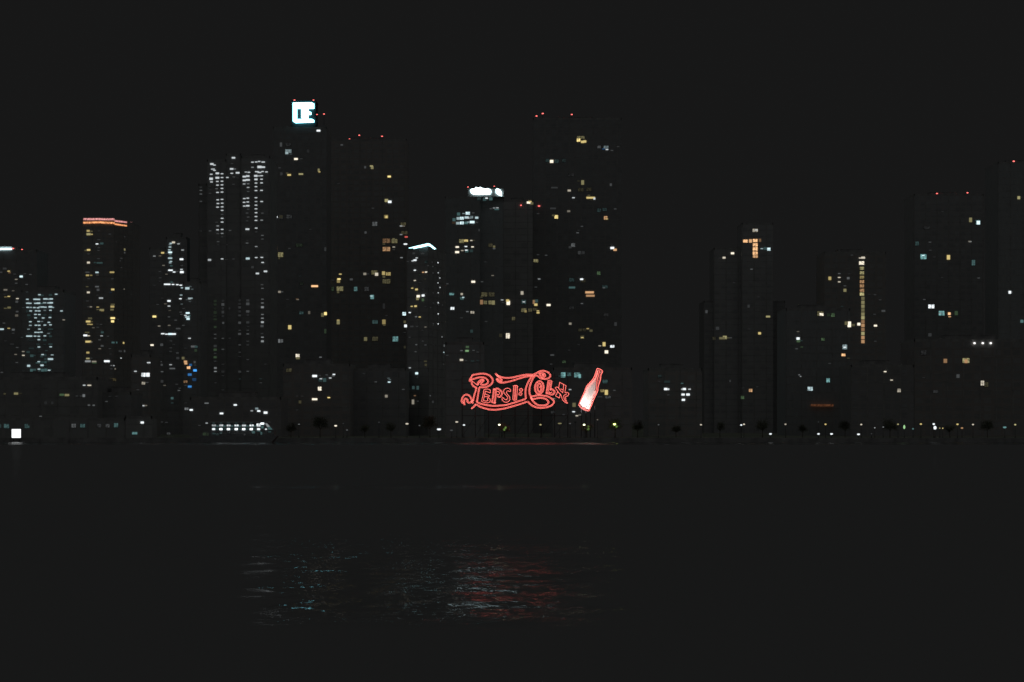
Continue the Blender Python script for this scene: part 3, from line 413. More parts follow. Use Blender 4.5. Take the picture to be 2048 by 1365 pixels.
# red aviation beacons on short masts on the roofs
bm = bmesh.new(); rod(bm, (0, 0, -2.2), (0, 0, -.35), .12); beacon_mast = mesh(bm, 'mast', M['steel'])
bm = bmesh.new(); bmesh.ops.create_uvsphere(bm, u_segments=10, v_segments=6, radius=.5); beacon_lens = mesh(bm, 'lens', emit('beacon_red', (1, .17, .15), 2.6), True)
def beacon(key, px, py, k=1.0, mast=2.2):
    r = B[key]; D = r.location.y+1.0; P = wp(px, py, D)-r.location
    b = child('beacon', beacon_lens, r, P, 0, (.95*k, .5, .45*k))
    m = child('mast', beacon_mast, b, (0, 0, 0), 0, (1, 1, mast/2.2/.45))
for key, px, py, k in (('sqsign', 589, 200.8, 1.1), ('sqsign', 627, 200.8, 1), ('sqsign', 634, 229.5, .9), ('sqsign', 648, 228.5, 1), ('ystair', 699, 278.5, 1), ('ystair', 718.5, 271, 1.1), ('ystair', 764, 273, 1.1),
        ('edge', 26.5, 497.5, .9), ('edge', 44, 499.5, .9), ('edge', 63.5, 501.5, .9), ('tallr', 1073, 232.5, 1.1), ('tallr', 1085.5, 227.5, 1.2), ('tallr', 1143.5, 229.5, 1.1),
        ('alto', 936, 374.5, .8), ('alto', 988.5, 373, .7), ('back', 1042, 411, .7), ('tallr', 1078, 412.5, 1.3), ('rt', 1874, 387.5, 1.1), ('rt', 1883.5, 392.5, 1.1), ('rt', 1935, 386, 1.1), ('rt', 1946, 390, 1.0), ('re', 2027.5, 323, 1.2)):
    if (key, px) == ('tallr', 1078):                 # fixed to the facade edge
        r = B[key]; P = wp(px, py, r.location.y-.4)-r.location; child('beacon', beacon_lens, r, P, 0, (1.3, .4, .4)); continue
    if key == 'back': r = B[key]; P = wp(px, py, r.location.y-.4)-r.location; child('beacon', beacon_lens, r, P, 0, (.8, .4, .4)); continue
    gap = {'sqsign': 8.5 if py > 220 else 2.5, 'tallr': 3.4, 'ystair': 2.2}.get(key, 2.0)
    beacon(key, px, py, k, gap)

# luminous crowns and roof signs
def strip(bm, key, pts, th, y_off=-.35, dep=.5, mi=0):   # glowing band along photo points (px, py, D)
    r = B[key]; q = [wp(x, y, D)-r.location+Vector((0, y_off, 0)) for x, y, D in pts]
    for a, c, (x, y, D) in zip(q[:-1], q[1:], pts):
        t = th*K*D/2; v = [bm.verts.new(p) for p in (a+Vector((0, 0, -t)), c+Vector((0, 0, -t)), c+Vector((0, 0, t)), a+Vector((0, 0, t)))]
        v += [bm.verts.new(p.co+Vector((0, dep, 0))) for p in v]
        for f in ((0, 1, 2, 3), (7, 6, 5, 4), (0, 4, 5, 1), (3, 2, 6, 7), (0, 3, 7, 4), (1, 5, 6, 2)): bm.faces.new([v[k] for k in f]).material_index = mi
bm = bmesh.new(); strip(bm, 'crown', [(167, 438.8, 1300), (200, 438.8, 1300), (229, 439.2, 1300)], 3.6); strip(bm, 'crown', [(229.5, 442.2, 1300), (264, 446.5, 1325)], 3.2)
child('crown_light', mesh(bm, 'crown_light', emit('crown_pink', (1, .42, .40), .75, True)), B['crown'])
bm = bmesh.new(); strip(bm, 'crown', [(167, 445.8, 1300), (200, 445.2, 1300), (229, 446.6, 1300)], 3.2); strip(bm, 'crown', [(229.5, 448.6, 1300), (264, 453.8, 1325)], 2.8)
child('crown_light', mesh(bm, 'crown_light', emit('crown_amber', (1, .40, .16), 1.05, True)), B['crown'])
sign_white = emit('sign_white', (.70, .95, 1), 5, sampled=True); sign_cyan = emit('sign_cyan', (.45, .92, 1), 5, sampled=True); emblem_white = emit('emblem_white', (.28, .85, 1), 8, sampled=True)
bm = bmesh.new(); strip(bm, 'chev', [(817.5, 498.5, 900), (855.5, 489.6, 893), (860, 490.5, 895)], 3.9, dep=1.2); strip(bm, 'chev', [(860, 490.5, 895), (874, 501.5, 905)], 3.6, dep=1.2)
child('roof_light', mesh(bm, 'roof_light', sign_cyan), B['chev'])
# the sloping roof that the chevron edges
bm = bmesh.new(); r = B['chev']; rp = [wp(814, 505, 900), wp(857, 505, 893), wp(889, 505, 915)]; tp = [wp(814, 502, 900), wp(857, 492.5, 893), wp(876, 505, 906)]
v = [bm.verts.new(p-r.location+Vector((0, .2, 0))) for p in (rp[0], rp[1], rp[2], tp[2], tp[1], tp[0])]; v2 = [bm.verts.new(p.co+Vector((0, 22, 0))) for p in v]
bm.faces.new(v); bm.faces.new(v2[::-1])
for i in range(6): bm.faces.new((v[i], v2[i], v2[(i+1) % 6], v[(i+1) % 6]))
child('roof', mesh(bm, 'roof', M['concrete']), r)
bm = bmesh.new(); strip(bm, 'edge', [(-2, 498.8, 1080), (23, 498.4, 1080)], 1.9, dep=.6)
child('crown_light', mesh(bm, 'crown_light', sign_white), B['edge'])
bm = bmesh.new(); r = B['edge']; a = wp(-10, 504, 1080)-r.location; c = wp(24, 497.2, 1080)-r.location; box(bm, a.x, c.x, .4, 9, a.z+.02, c.z+1)
child('crown_wall', mesh(bm, 'crown_wall', M['cabin']), r)
# square emblem on the tallest left tower
def logo(key, D, ox, oy, s, polys, name, mt, dep=.6):
    r = B[key]; bm = bmesh.new()
    for pl in polys:
        q = [wp(ox+x/s, oy+y/s, D)-r.location for x, y in pl]
        prism(bm, [(p.x, p.z) for p in q][::-1], D-r.location.y, D-r.location.y+dep)
    return child(name, mesh(bm, name, mt), r)
r = B['sqsign']; bm = bmesh.new(); a = wp(583, 258, 1150)-r.location; c = wp(631, 203, 1150)-r.location
box(bm, a.x, c.x, .6, 14, a.z+1.1, c.z); box(bm, a.x-.3, c.x+.3, .3, 14.3, c.z+.003, c.z+.5)
child('sign_tower', mesh(bm, 'sign_tower', principled('teal_panel', (.005, .011, .013), .7, 0, .1, .3)), r)
logo('sqsign', 1149.6, 570, 190, 15.17, [[(240, 240), (800, 232), (880, 270), (882, 335), (868, 345), (882, 355), (880, 418), (240, 418)], [(240, 419), (362, 419), (362, 742), (240, 742)],
     [(240, 743), (815, 735), (880, 770), (882, 832), (320, 852), (240, 800)], [(495, 419), (706, 419), (706, 495), (795, 535), (795, 600), (706, 604), (706, 736), (560, 738), (495, 700)]], 'emblem', emblem_white, .7)
r = B['alto']; bm = bmesh.new(); a = wp(936, 398, 1080)-r.location; c = wp(1008, 376, 1080)-r.location; box(bm, a.x, c.x, .7, 12, a.z+1.1, c.z-.4)
child('sign_wall', mesh(bm, 'sign_wall', M['concrete']), r)
logo('alto', 1080.1, 925, 365, 22.756, [[(345, 380), (400, 310), (480, 290), (560, 305), (580, 235), (640, 228), (720, 250), (780, 262), (770, 235), (810, 218), (900, 268), (1060, 295), (1150, 275), (1260, 330), (1318, 430), (1275, 470), (1290, 510), (1230, 555), (1180, 535), (1120, 555), (1040, 540), (960, 555), (880, 540), (800, 555), (740, 538), (680, 552), (600, 540), (500, 550), (400, 480)]], 'rooftop_lettering', sign_white, .5)
logo('alto', 1080.1, 925, 365, 22.756, [[(1515, 330), (1545, 310), (1580, 275), (1720, 350), (1735, 400), (1790, 470), (1770, 560), (1795, 630), (1640, 570), (1530, 490)]], 'rooftop_symbol', sign_white, .5)
# three bright lamps on the roof of the wide right hand block
bm = bmesh.new(); bmesh.ops.create_uvsphere(bm, u_segments=10, v_segments=6, radius=.5); flood = mesh(bm, 'lamp_lens', emit('floodlight', (1, .98, .95), 1.5), True)
for px in (1949, 1965.5, 1981.5):
    r = B['r3']; P = wp(px, 686.8, r.location.y-.6)-r.location; l = child('roof_lamp', flood, r, P, 0, (.95, .5, .75))
# orange lit canopy at the foot of the block right of the orange T tower
bm = bmesh.new(); strip(bm, 'r1', [(1621.5, 811, 899.5), (1666, 811.2, 899.5)], 4.2, y_off=-1.2, dep=1.0)
child('canopy_light', mesh(bm, 'canopy_light', emit('canopy_orange', (1, .38, .18), .07, True)), B['r1'])

# ------------------------------------------------------------------ neon script sign
def smooth(pts, closed=False, n=5):
    P = [Vector(p) for p in pts]; m = len(P); out = []
    if m < 3: return P
    rng = range(m) if closed else range(m-1)
    for i in rng:
        p0 = P[(i-1) % m] if (closed or i > 0) else P[i]; p1 = P[i]; p2 = P[(i+1) % m]; p3 = P[(i+2) % m] if (closed or i < m-2) else P[i+1]
        sharp1 = i > 0 and (p1-p0).length > 0 and (p1-p0).normalized().dot((p2-p1).normalized()) < .45
        sharp2 = (p3-p2).length > 0 and (p3-p2).normalized().dot((p2-p1).normalized()) < .45
        if sharp1: p0 = p1
        if sharp2: p3 = p2
        for k in range(n):
            t = k/n; out.append(.5*((2*p1)+(p2-p0)*t+(2*p0-5*p1+4*p2-p3)*t*t+(3*p1-p0-3*p2+p3)*t**3))
    if not closed: out.append(P[-1])
    return out
def sweep(bm, pts, rx, ry, y, off=0, closed=False, n=6):  # pts (x, z); tube with half width rx in the sign's plane, ry in depth
    m = len(pts); rings = []
    for i in range(m):
        a = pts[i-1] if (i > 0 or closed) else pts[i]; c = pts[(i+1) % m] if (i < m-1 or closed) else pts[i]
        d = Vector((c[0]-a[0], c[1]-a[1]));
        d = d.normalized() if d.length > 1e-9 else Vector((1, 0)); nn = Vector((-d.y, d.x)); cx = pts[i][0]+nn.x*off; cz = pts[i][1]+nn.y*off
        rings.append([bm.verts.new((cx+nn.x*rx*math.cos(2*math.pi*k/n+math.pi/n*0), y+ry*math.sin(2*math.pi*k/n), cz+nn.y*rx*math.cos(2*math.pi*k/n))) for k in range(n)])
    for i in range(m if closed else m-1):
        A = rings[i]; B_ = rings[(i+1) % m]
        for k in range(n): bm.faces.new((A[k], A[(k+1) % n], B_[(k+1) % n], B_[k]))
    if not closed: bm.faces.new(rings[0][::-1]); bm.faces.new(rings[-1])
SD = 742.0                                           # the sign stands just behind the promenade
PXM = K*SD
NEON = emit('neon_red', (1, .185, .155), 3.9, sampled=True)
sbase = Vector((wp(1035, HOR, SD).x, SD, GZ))
sign = empty('neon_sign', sbase, 'red neon script sign PEPSI:COLA on a steel frame by the water', 'neon sign')
def sp_(p, ox, oy, s, base): q = wp(ox+p[0]/s, oy+p[1]/s, SD); return (q.x-base.x, q.z-base.z)
SC = 22.7556
T1, T2, T3, T4, T5, T6 = (915, 735), (915, 775), (985, 735), (985, 775), (1055, 735), (1055, 775)
LAY = [0]
def glyph(root, name, paths, base, wide=1.9, sep=.95, r=.19, face=None):
    """one letter: painted sheet metal channel behind double neon tubes; paths = [(tile, points, closed, single)]"""
    LAY[0] += 1; yy = -.004*LAY[0]
    ch = bmesh.new(); tb = bmesh.new()
    for tl, pts, closed, single in paths:
        q = []
        for p in pts:
            t_ = tl; pp = p
            if isinstance(p[0], tuple): t_, pp = p
            q.append(sp_(pp, t_[0], t_[1], SC, base))
        q = smooth(q, closed)
        sweep(ch, [(v[0], v[1]) for v in q], (wide if not single else wide*.6)*PXM, .16, yy+.3, 0, closed, 8)
        if single: sweep(tb, q, r*1.1*PXM, .09, yy-.12, 0, closed, 6)
        else:
            sweep(tb, q, r*PXM, .09, yy-.12, sep*PXM, closed, 6); sweep(tb, q, r*PXM, .09, yy-.16, -sep*PXM, closed, 6)
    if face:
        for tl, pts in face:
            q = smooth([sp_(p, tl[0], tl[1], SC, base) for p in pts], True)
            prism(ch, [(v[0], v[1]) for v in q], yy+.55, yy+.7)
    o = child(name, mesh(ch, name, M['redpaint']), root)
    child('neon_tube', mesh(tb, 'neon_tube', NEON), o)
    return o
def sh(pts, frm, to):                                # move points from one zoom tile to another
    return [(x+(frm[0]-to[0])*SC, y+(frm[1]-to[1])*SC) for x, y in pts]
# capital P with its long tail and flourish
bowl = [(700, 345), (850, 325), (1050, 295), (1250, 300), (1400, 345), (1510, 425), (1585, 520), (1605, 620), (1575, 720), (1500, 800), (1390, 865), (1280, 905), (1150, 915), (1005, 905)]
stemR = sh([(990, 60), (950, 250), (930, 400), (900, 560), (875, 665)], T2, T1)
swT = sh([(1000, 730), (1200, 785), (1450, 830), (1700, 850)], T2, T1)+sh([(300, 833), (600, 808), (900, 725), (1200, 630), (1500, 535)], T4, T1)
swB = sh([(845, 775), (1000, 870), (1200, 950), (1450, 1010), (1700, 1025)], T2, T1)+sh([(250, 1010), (455, 985), (700, 930), (900, 870), (1200, 785), (1580, 655)], T4, T1)
curlL = [(650, 670), (650, 760), (710, 845), (800, 900), (868, 940)]+sh([(800, 250), (750, 410), (705, 640)], T2, T1)
hook = sh([(705, 640), (640, 560), (590, 440), (510, 365), (400, 335), (300, 375), (230, 460), (200, 560), (190, 650), (260, 720), (345, 800)], T2, T1)
hook2 = sh([(310, 730), (300, 610), (340, 535), (400, 520), (465, 590), (440, 645), (510, 705), (590, 690), (620, 640), (720, 735)], T2, T1)
foot = sh([(835, 775), (790, 870), (650, 985), (625, 960), (740, 850), (805, 765)], T2, T1)
glyph(sign, 'capital_letter', [(T1, bowl+stemR, 0, 0), (T1, [(690, 330), (620, 470), (545, 600), (610, 650)], 0, 0), (T1, [(600, 595), (750, 525), (950, 470), (1100, 455), (1250, 485), (1345, 560), (1390, 650), (1360, 730), (1260, 790), (1130, 800), (1030, 765)], 0, 0),
      (T1, [(900, 790), (940, 690), (1030, 600), (1120, 560), (1195, 600), (1110, 690), (1080, 740)], 0, 0), (T1, [(640, 630), (780, 715), (880, 800), (935, 815), (980, 730), (1080, 620)], 0, 1), (T1, curlL, 0, 0),
      (T1, hook, 0, 0), (T1, hook2, 0, 0), (T1, foot, 1, 1)], sbase, face=[(T1, [(750, 420), (1050, 370), (1350, 400), (1500, 520), (1530, 650), (1450, 760), (1250, 850), (1420, 680), (1380, 540), (1200, 430), (1000, 430), (760, 500)]), (T1, [(880, 960), (960, 930), (900, 1300), (850, 1560), (740, 1560)])])
glyph(sign, 'swash', [(T1, stemR[-1:]+swT, 0, 0), (T1, swB, 0, 0)], sbase, face=[(T1, sh([(870, 700), (1200, 800), (1700, 865), (2050, 850), (2500, 740), (3050, 560), (3080, 640), (2500, 830), (2050, 970), (1700, 990), (1200, 910)], T2, T1))])
# E P S I :
glyph(sign, 'letter', [(T2, [(1200, 110), (1160, 370), (1095, 625)], 0, 1), (T2, [(1265, 170), (1225, 400), (1175, 600)], 0, 1), (T2, [(1200, 110), (1340, 80), (1450, 105), (1500, 160), (1480, 260), (1390, 215), (1270, 175)], 0, 1),
      (T2, [(1260, 290), (1340, 340), (1450, 375), (1420, 430), (1240, 425)], 0, 1), (T2, [(1400, 470), (1480, 545), (1490, 640), (1400, 705), (1250, 700), (1085, 640)], 0, 1), (T2, [(1170, 590), (1290, 630), (1390, 600), (1360, 530), (1400, 470)], 0, 1)], sbase)
glyph(sign, 'letter', [(T4, [(60, 80), (30, 380), (-10, 630)], 0, 0), (T4, [(155, 120), (135, 420), (105, 710)], 0, 0), (T4, [(40, 75), (110, 90), (200, 55), (310, 105), (410, 200), (430, 300), (370, 410), (290, 440), (215, 390)], 0, 0),
      (T4, [(200, 190), (290, 210), (320, 290), (260, 345), (195, 310)], 0, 1), (T4, [(-70, 650), (20, 690), (145, 735)], 0, 0)], sbase)
glyph(sign, 'letter', [(T4, [(805, 205), (820, 120), (740, 55), (640, 45), (545, 95), (505, 180), (540, 280), (630, 380), (690, 460), (660, 545), (585, 565), (525, 520), (470, 455), (430, 500), (455, 590), (530, 660), (620, 685), (720, 650), (790, 560), (780, 450), (710, 350), (645, 270), (640, 210), (700, 160), (760, 185)], 1, 1)], sbase)
glyph(sign, 'letter', [(T4, [(965, -50), (945, 250), (925, 530)], 0, 1), (T4, [(1050, -70), (1035, 250), (1010, 560)], 0, 0), (T4, [(1140, -30), (1120, 250), (1090, 565)], 0, 1), (T4, [(940, -60), (1090, -85), (1160, -15)], 0, 1), (T4, [(915, 535), (985, 590), (1100, 565)], 0, 1)], sbase)
for cx, cy in ((1300, 1030), (1270, 1212)):
    glyph(sign, 'dot', [(T3, [(cx+72*math.cos(a*math.pi/4), cy+66*math.sin(a*math.pi/4)) for a in range(8)], 1, 1), (T3, [(cx-18, cy), (cx+18, cy)], 0, 1)], sbase, wide=3.2)
# capital C with its two loops and the long wave to the left
cOut = [(1850, 350), (1750, 480), (1640, 650), (1560, 820), (1510, 1000), (1500, 1150), (1505, 1300), (1530, 1440)]
cIn = sh([(360, 365), (300, 430), (200, 600), (120, 820), (90, 1000), (95, 1180), (150, 1350)], T5, T3)
loopT = sh([(270, 335), (420, 260), (550, 190), (700, 160), (850, 190), (970, 260), (1035, 350), (1025, 430), (950, 500), (800, 535), (650, 520), (550, 470), (500, 430), (440, 385), (360, 360)], T5, T3)
loopB = sh([(10, 650), (150, 790), (300, 875), (455, 925), (650, 940), (850, 910), (1050, 850), (1160, 760), (1205, 680), (1170, 590), (1080, 510), (950, 430), (800, 392), (600, 370), (400, 375), (170, 430)], T6, T3)
loopB2 = sh([(150, 440), (200, 560), (300, 680), (420, 780), (560, 825), (750, 825), (880, 780), (960, 690), (925, 610), (820, 530), (650, 490), (480, 492), (330, 530), (220, 560)], T6, T3)
glyph(sign, 'capital_letter', [(T3, cOut, 0, 0), (T3, cIn, 0, 0), (T3, loopT, 0, 0), (T3, sh([(530, 295), (680, 270), (790, 330), (810, 400), (740, 450), (680, 475), (600, 390)], T5, T3), 1, 0), (T3, sh([(660, 320), (740, 350), (700, 400)], T5, T3), 1, 1),
      (T3, loopB, 0, 0), (T3, loopB2, 1, 0)], sbase, face=[(T3, [(1800, 450), (1870, 450), (1730, 700), (1650, 1000), (1650, 1250), (1750, 1450), (1900, 1650), (2150, 1780), (2500, 1770), (2700, 1600), (2500, 1770), (2200, 1820), (1850, 1700), (1600, 1480), (1570, 1250), (1580, 1000), (1660, 750)])])
glyph(sign, 'swash', [(T3, [(130, 285), (250, 385), (450, 460), (700, 485), (950, 460), (1200, 400), (1500, 340), (1850, 340)], 0, 0), (T3, [(130, 285), (280, 440), (380, 530), (425, 570), (400, 650), (300, 600), (215, 520), (185, 550), (230, 620), (330, 690), (480, 700), (700, 665), (950, 600), (1250, 500), (1500, 430), (1790, 385)], 0, 0)], sbase,
      face=[(T3, [(420, 520), (700, 550), (1000, 520), (1200, 470), (950, 560), (700, 620), (470, 640)])])
# O L A
glyph(sign, 'letter', [(T5, [(535+195*math.cos(a*math.pi/8)+15*-math.sin(a*math.pi/8), 925+290*math.sin(a*math.pi/8)) for a in range(16)], 1, 0), (T5, [(540+90*math.cos(a*math.pi/6), 925+185*math.sin(a*math.pi/6)) for a in range(12)], 1, 0), (T5, [(540, 880), (580, 930)], 0, 0)], sbase)
glyph(sign, 'letter', [(T5, [(950, 640), (905, 900), (865, 1180)], 0, 0), (T5, [(1095, 650), (1060, 850), (1040, 1030), (1120, 1000), (1200, 1060), (1232, 1140), (1180, 1215), (1080, 1245), (960, 1195), (835, 1190)], 0, 0), (T5, [(1020, 640), (960, 1070), (1040, 1160), (1130, 1130)], 0, 1), (T5, [(915, 615), (1030, 590), (1125, 650)], 0, 1)], sbase)
glyph(sign, 'letter', [(T5, [(1465, 685), (1440, 830), (1405, 960)], 0, 1), (T5, [(1640, 790), (1630, 960), (1605, 1150)], 0, 1), (T5, [(1755, 840), (1725, 1000), (1700, 1150)], 0, 1), (T5, [(1465, 685), (1600, 760), (1755, 835)], 0, 1),
      (T5, [(1600, 1160), (1510, 1080), (1440, 980), (1360, 905), (1290, 915), (1275, 955), (1340, 1040), (1400, 1140), (1500, 1230)], 0, 1), (T5, [(1500, 985), (1600, 1010)], 0, 1), (T6, [(1375, 190), (1330, 300), (1270, 385), (1360, 440), (1455, 490), (1485, 330)], 0, 1), 
      (T6, [(1500, 320), (1545, 420), (1590, 560), (1700, 680), (1825, 735), (1750, 580), (1730, 425), (1840, 385), (1885, 300), (1810, 235), (1700, 260)], 0, 1), (T6, [(1790, 300), (1650, 370), (1670, 520), (1740, 650)], 0, 1)], sbase)
# steel frame behind the script: posts, rails and braces standing on the ground
bm = bmesh.new(); L, R_ = wp(924, HOR, SD).x-sbase.x, wp(1136, HOR, SD).x-sbase.x; ZT = wp(0, 745, SD).z-sbase.z; ZB = wp(0, 826, SD).z-sbase.z
for i in range(9):
    x = L+(R_-L)*i/8; rod(bm, (x, 1.2, 0), (x, 1.2, ZT-(.5 if i % 2 else 1.8)), .12); rod(bm, (x, 5.0, 0), (x, 1.3, ZT*.72), .09)
for i in range(7):
    z = ZB-1+(ZT-ZB-.5)*i/6; rod(bm, (L, 1.05, z), (R_, 1.05, z), .07)
for i in range(8):
    x = L+(R_-L)*i/8; rod(bm, (x, 1.2, .4), (x+(R_-L)/8, 1.2, ZB-1), .06)
child('steel_frame', mesh(bm, 'steel_frame', M['steel']), sign)
# ------------------------------------------------------------------ neon bottle
bbase = Vector((wp(1180, HOR, SD).x, SD, GZ))
bot = empty('bottle_sign', bbase, 'tilted white bottle outlined in red neon right of the script sign', 'neon bottle')
bs = 13.0
outl = [(705, 98), (770, 112), (835, 150), (842, 200), (808, 255), (788, 400), (728, 580), (720, 680), (640, 860), (512, 1160), (470, 1198), (380, 1170), (300, 1120), (228, 1050), (280, 920), (380, 690), (430, 560), (515, 465), (600, 365), (650, 260), (672, 190)]
inn = [(735, 140), (770, 160), (740, 270), (705, 400), (690, 590), (670, 680), (590, 830), (480, 1090), (440, 1130), (350, 1125)]
inn2 = [(720, 150), (705, 250), (640, 390), (550, 490), (480, 570), (430, 690), (330, 930)]
def bq(pts): return [sp_(p, 1140, 730, bs, bbase) for p in pts]
bm = bmesh.new(); q = smooth(bq(outl), True, 4); prism(bm, [(v[0], v[1]) for v in q], .35, .75)
body = child('bottle_body', mesh(bm, 'bottle_body', M['bottlepaint']), bot)
bm = bmesh.new(); sweep(bm, q, 1.5*PXM, .14, .33, 0, True, 8); sweep(bm, smooth(bq(inn[:6]), False), 2.0*PXM, .12, .34, 0, False, 8); 
child('rim', mesh(bm, 'rim', M['redpaint']), body)
bm = bmesh.new(); sweep(bm, q, .30*PXM, .09, .0, 0, True, 6); child('neon_tube', mesh(bm, 'neon_tube', NEON), body)
bm = bmesh.new(); sweep(bm, smooth(bq(inn)), .24*PXM, .09, .02, 0, False, 6); child('neon_tube', mesh(bm, 'neon_tube', NEON), body)
bm = bmesh.new(); sweep(bm, smooth(bq(inn2)), .2*PXM, .09, .04, 0, False, 6); child('neon_tube', mesh(bm, 'neon_tube', NEON), body)
bm = bmesh.new()
for px, py in ((1163, 808), (1172, 790), (1181, 770), (1190, 760)):
    a = wp(px, py, SD)-bbase; rod(bm, (a.x, 1.1, 0), (a.x, 1.1, a.z), .11); rod(bm, (a.x, 4.2, 0), (a.x, 1.15, a.z*.7), .08)
for k, py in enumerate((815, 800, 785, 770)):
    a = wp(1160+k*5, py, SD)-bbase; c = wp(1178+k*5, py, SD)-bbase; rod(bm, (a.x, .95, a.z), (c.x, .95, c.z), .07)
child('steel_frame', mesh(bm, 'steel_frame', M['steel']), bot)
# the floodlight at the foot of the bottle that whitens its lower left side
fl = wp(1150, 843, SD); fl.y = SD-3.2
fx = fl-bbase; bm = bmesh.new(); rod(bm, (fx.x, fx.y, 0), (fx.x, fx.y, fx.z-.25), .07); box(bm, fx.x-.35, fx.x+.35, fx.y-.25, fx.y+.25, fx.z-.45, fx.z-.12)
child('floodlight', mesh(bm, 'floodlight', M['steel']), bot)
ld = bpy.data.lights.new('bottle_flood', 'SPOT'); lo = bpy.data.objects.new('bottle_flood', ld); C.objects.link(lo); lo.location = fl
ld.energy = 16000; ld.color = (1, .97, .95); ld.spot_size = math.radians(62); ld.spot_blend = 1; ld.shadow_soft_size = .3
tgt = wp(1171, 806, SD); lo.rotation_euler = (tgt-fl).to_track_quat('-Z', 'Y').to_euler()

# ------------------------------------------------------------------ ferry moored at the quay
FD = 722.0
fb = Vector((wp(485, HOR, FD).x, FD, 0)); ferry = empty('ferry', fb, 'ferry boat moored at the quay with a row of lit white cabin windows', 'ferry')
def fp(px, py): q = wp(px, py, FD); return (q.x-fb.x, q.z)
bm = bmesh.new(); hl = [fp(399, 872.5), fp(404, 884.8), fp(545, 884.8), fp(556, 872.5)]
prism(bm, hl, -3.2, 3.2); child('hull', mesh(bm, 'hull', M['hull']), ferry)
bm = bmesh.new(); prism(bm, [fp(407, 872), fp(407, 862), fp(424, 862), fp(424, 845.8), fp(536, 845.8), fp(549.5, 861), fp(549.5, 872)][::-1], -2.6, 2.6)
cabin = child('cabin', mesh(bm, 'cabin', M['hull']), ferry)
bm = bmesh.new(); a = fp(422, 845.5); c = fp(540, 844); prism(bm, [(a[0], a[1]+.01), (c[0], a[1]+.01), (c[0]-.4, c[1]+.05), (a[0], c[1]+.05)], -3.0, 3.0); child('roof', mesh(bm, 'roof', M['cabin']), ferry)
ow = {}
def fpane(name, px, py, w, h, c, lv, y=-2.66, shape=None):
    mt = wmat(c, lv, w >= 7)
    if shape:
        bm = bmesh.new(); prism(bm, [fp(*p) for p in shape], y-.06, y); return child(name, mesh(bm, name, mt), ferry)
    x, z = fp(px, py); return child(name, pane_mesh(mt, w >= 7), ferry, (x, y, z), 0, (w*K*FD, .1, h*K*FD))
for i, (px, l1, l2) in enumerate(((429.5, 7, 9), (444, 8, 10), (459, 8, 10), (474.5, 9, 10), (489.5, 8, 10), (504.5, 9, 10))):
    fpane('window', px+.5, 851.3, 8.5, 3.6, 'w', l1); fpane('window', px+7.2, 852.8, 5, 4, 't', 4); fpane('window', px+.5, 855.2, 6, 2.4, 't', 4)
    fpane('cabin_lamp', px, 858.7, 5.6, 3.4, 'w', l2, -2.72); fpane('window', px+6.5, 859, 6, 3.6, 't', 3)
    fpane('window', px, 846.6, 5, .9, 't', 4)
fpane('window', 519, 850.5, 8.5, 6.2, 'w', 9); fpane('cabin_lamp', 526.5, 847.6, 6.5, 3.2, 'w', 10, -2.74); fpane('window', 526.5, 854.5, 5, 5.5, 't', 5)
fpane('cabin_lamp', 519, 858.7, 5.6, 3.6, 'w', 9, -2.72); fpane('cabin_lamp', 533.8, 858.8, 3.2, 1.8, 'w', 9, -2.72)
fpane('windscreen', 0, 0, 0, 0, 'w', 6, shape=[(532, 847.2), (536, 847.4), (541.5, 853.5), (536.5, 854.4)]); fpane('windscreen', 0, 0, 0, 0, 't', 5, shape=[(536.8, 854.6), (542, 854), (547, 859.6), (538, 859.6)])
for px, py, w, h, c, l in ((399.5, 869, 6, 5, 'g', 2), (411, 868.5, 6, 5.5, 'g', 3), (417.5, 868.8, 5, 6, 'g', 2), (430, 867.5, 6, 3, 't', 3), (437, 869, 6, 4, 't', 2), (444, 866.5, 5, 3.4, 't', 3), (460, 865.5, 5, 2.6, 't', 1), (491, 869.5, 3, 3, 'w', 2), (508.5, 865, 7, 5.5, 't', 5), (519, 862.8, 8, 2.6, 't', 5), (524.5, 867, 3.2, 5, 't', 5), (541, 864, 6, 2.6, 't', 3)):
    if px > 404: fpane('window', px, py, w, h, c, l, -2.66)
bm = bmesh.new(); prev = None
for i in range(22):
    x, z = fp(405+i*7, 872.4); rod(bm, (x, -3.0, z), (x, -3.0, z+.9), .03)
a = fp(405, 872.4); c = fp(552, 872.4); rod(bm, (a[0], -3.0, a[1]+.9), (c[0], -3.0, c[1]+.9), .035); child('railing', mesh(bm, 'railing', M['cabin']), ferry)

# ------------------------------------------------------------------ lit screen by the left edge
KD = 728.0; kb = Vector((wp(32.5, HOR, KD).x, KD, 0)); scr = empty('lit_screen', kb, 'square glowing white screen on posts in the water at the far left', 'screen')
a = wp(23.6, 876, KD)-kb; c = wp(41.4, 858.8, KD)-kb
bm = bmesh.new(); box(bm, a.x-.12, c.x+.12, .06, .5, a.z-.12, c.z+.12); child('housing', mesh(bm, 'housing', M['steel']), scr)
bm = bmesh.new(); box(bm, a.x, c.x, -.02, .055, a.z, c.z); child('panel', mesh(bm, 'panel', emit('screen_white', (.96, .99, 1), 1.7, sampled=True)), scr)
for x in (a.x+.5, c.x-.5):
    bm = bmesh.new(); rod(bm, (x, .3, -3), (x, .3, a.z), .14, 8); child('post', mesh(bm, 'post', M['steel']), scr)

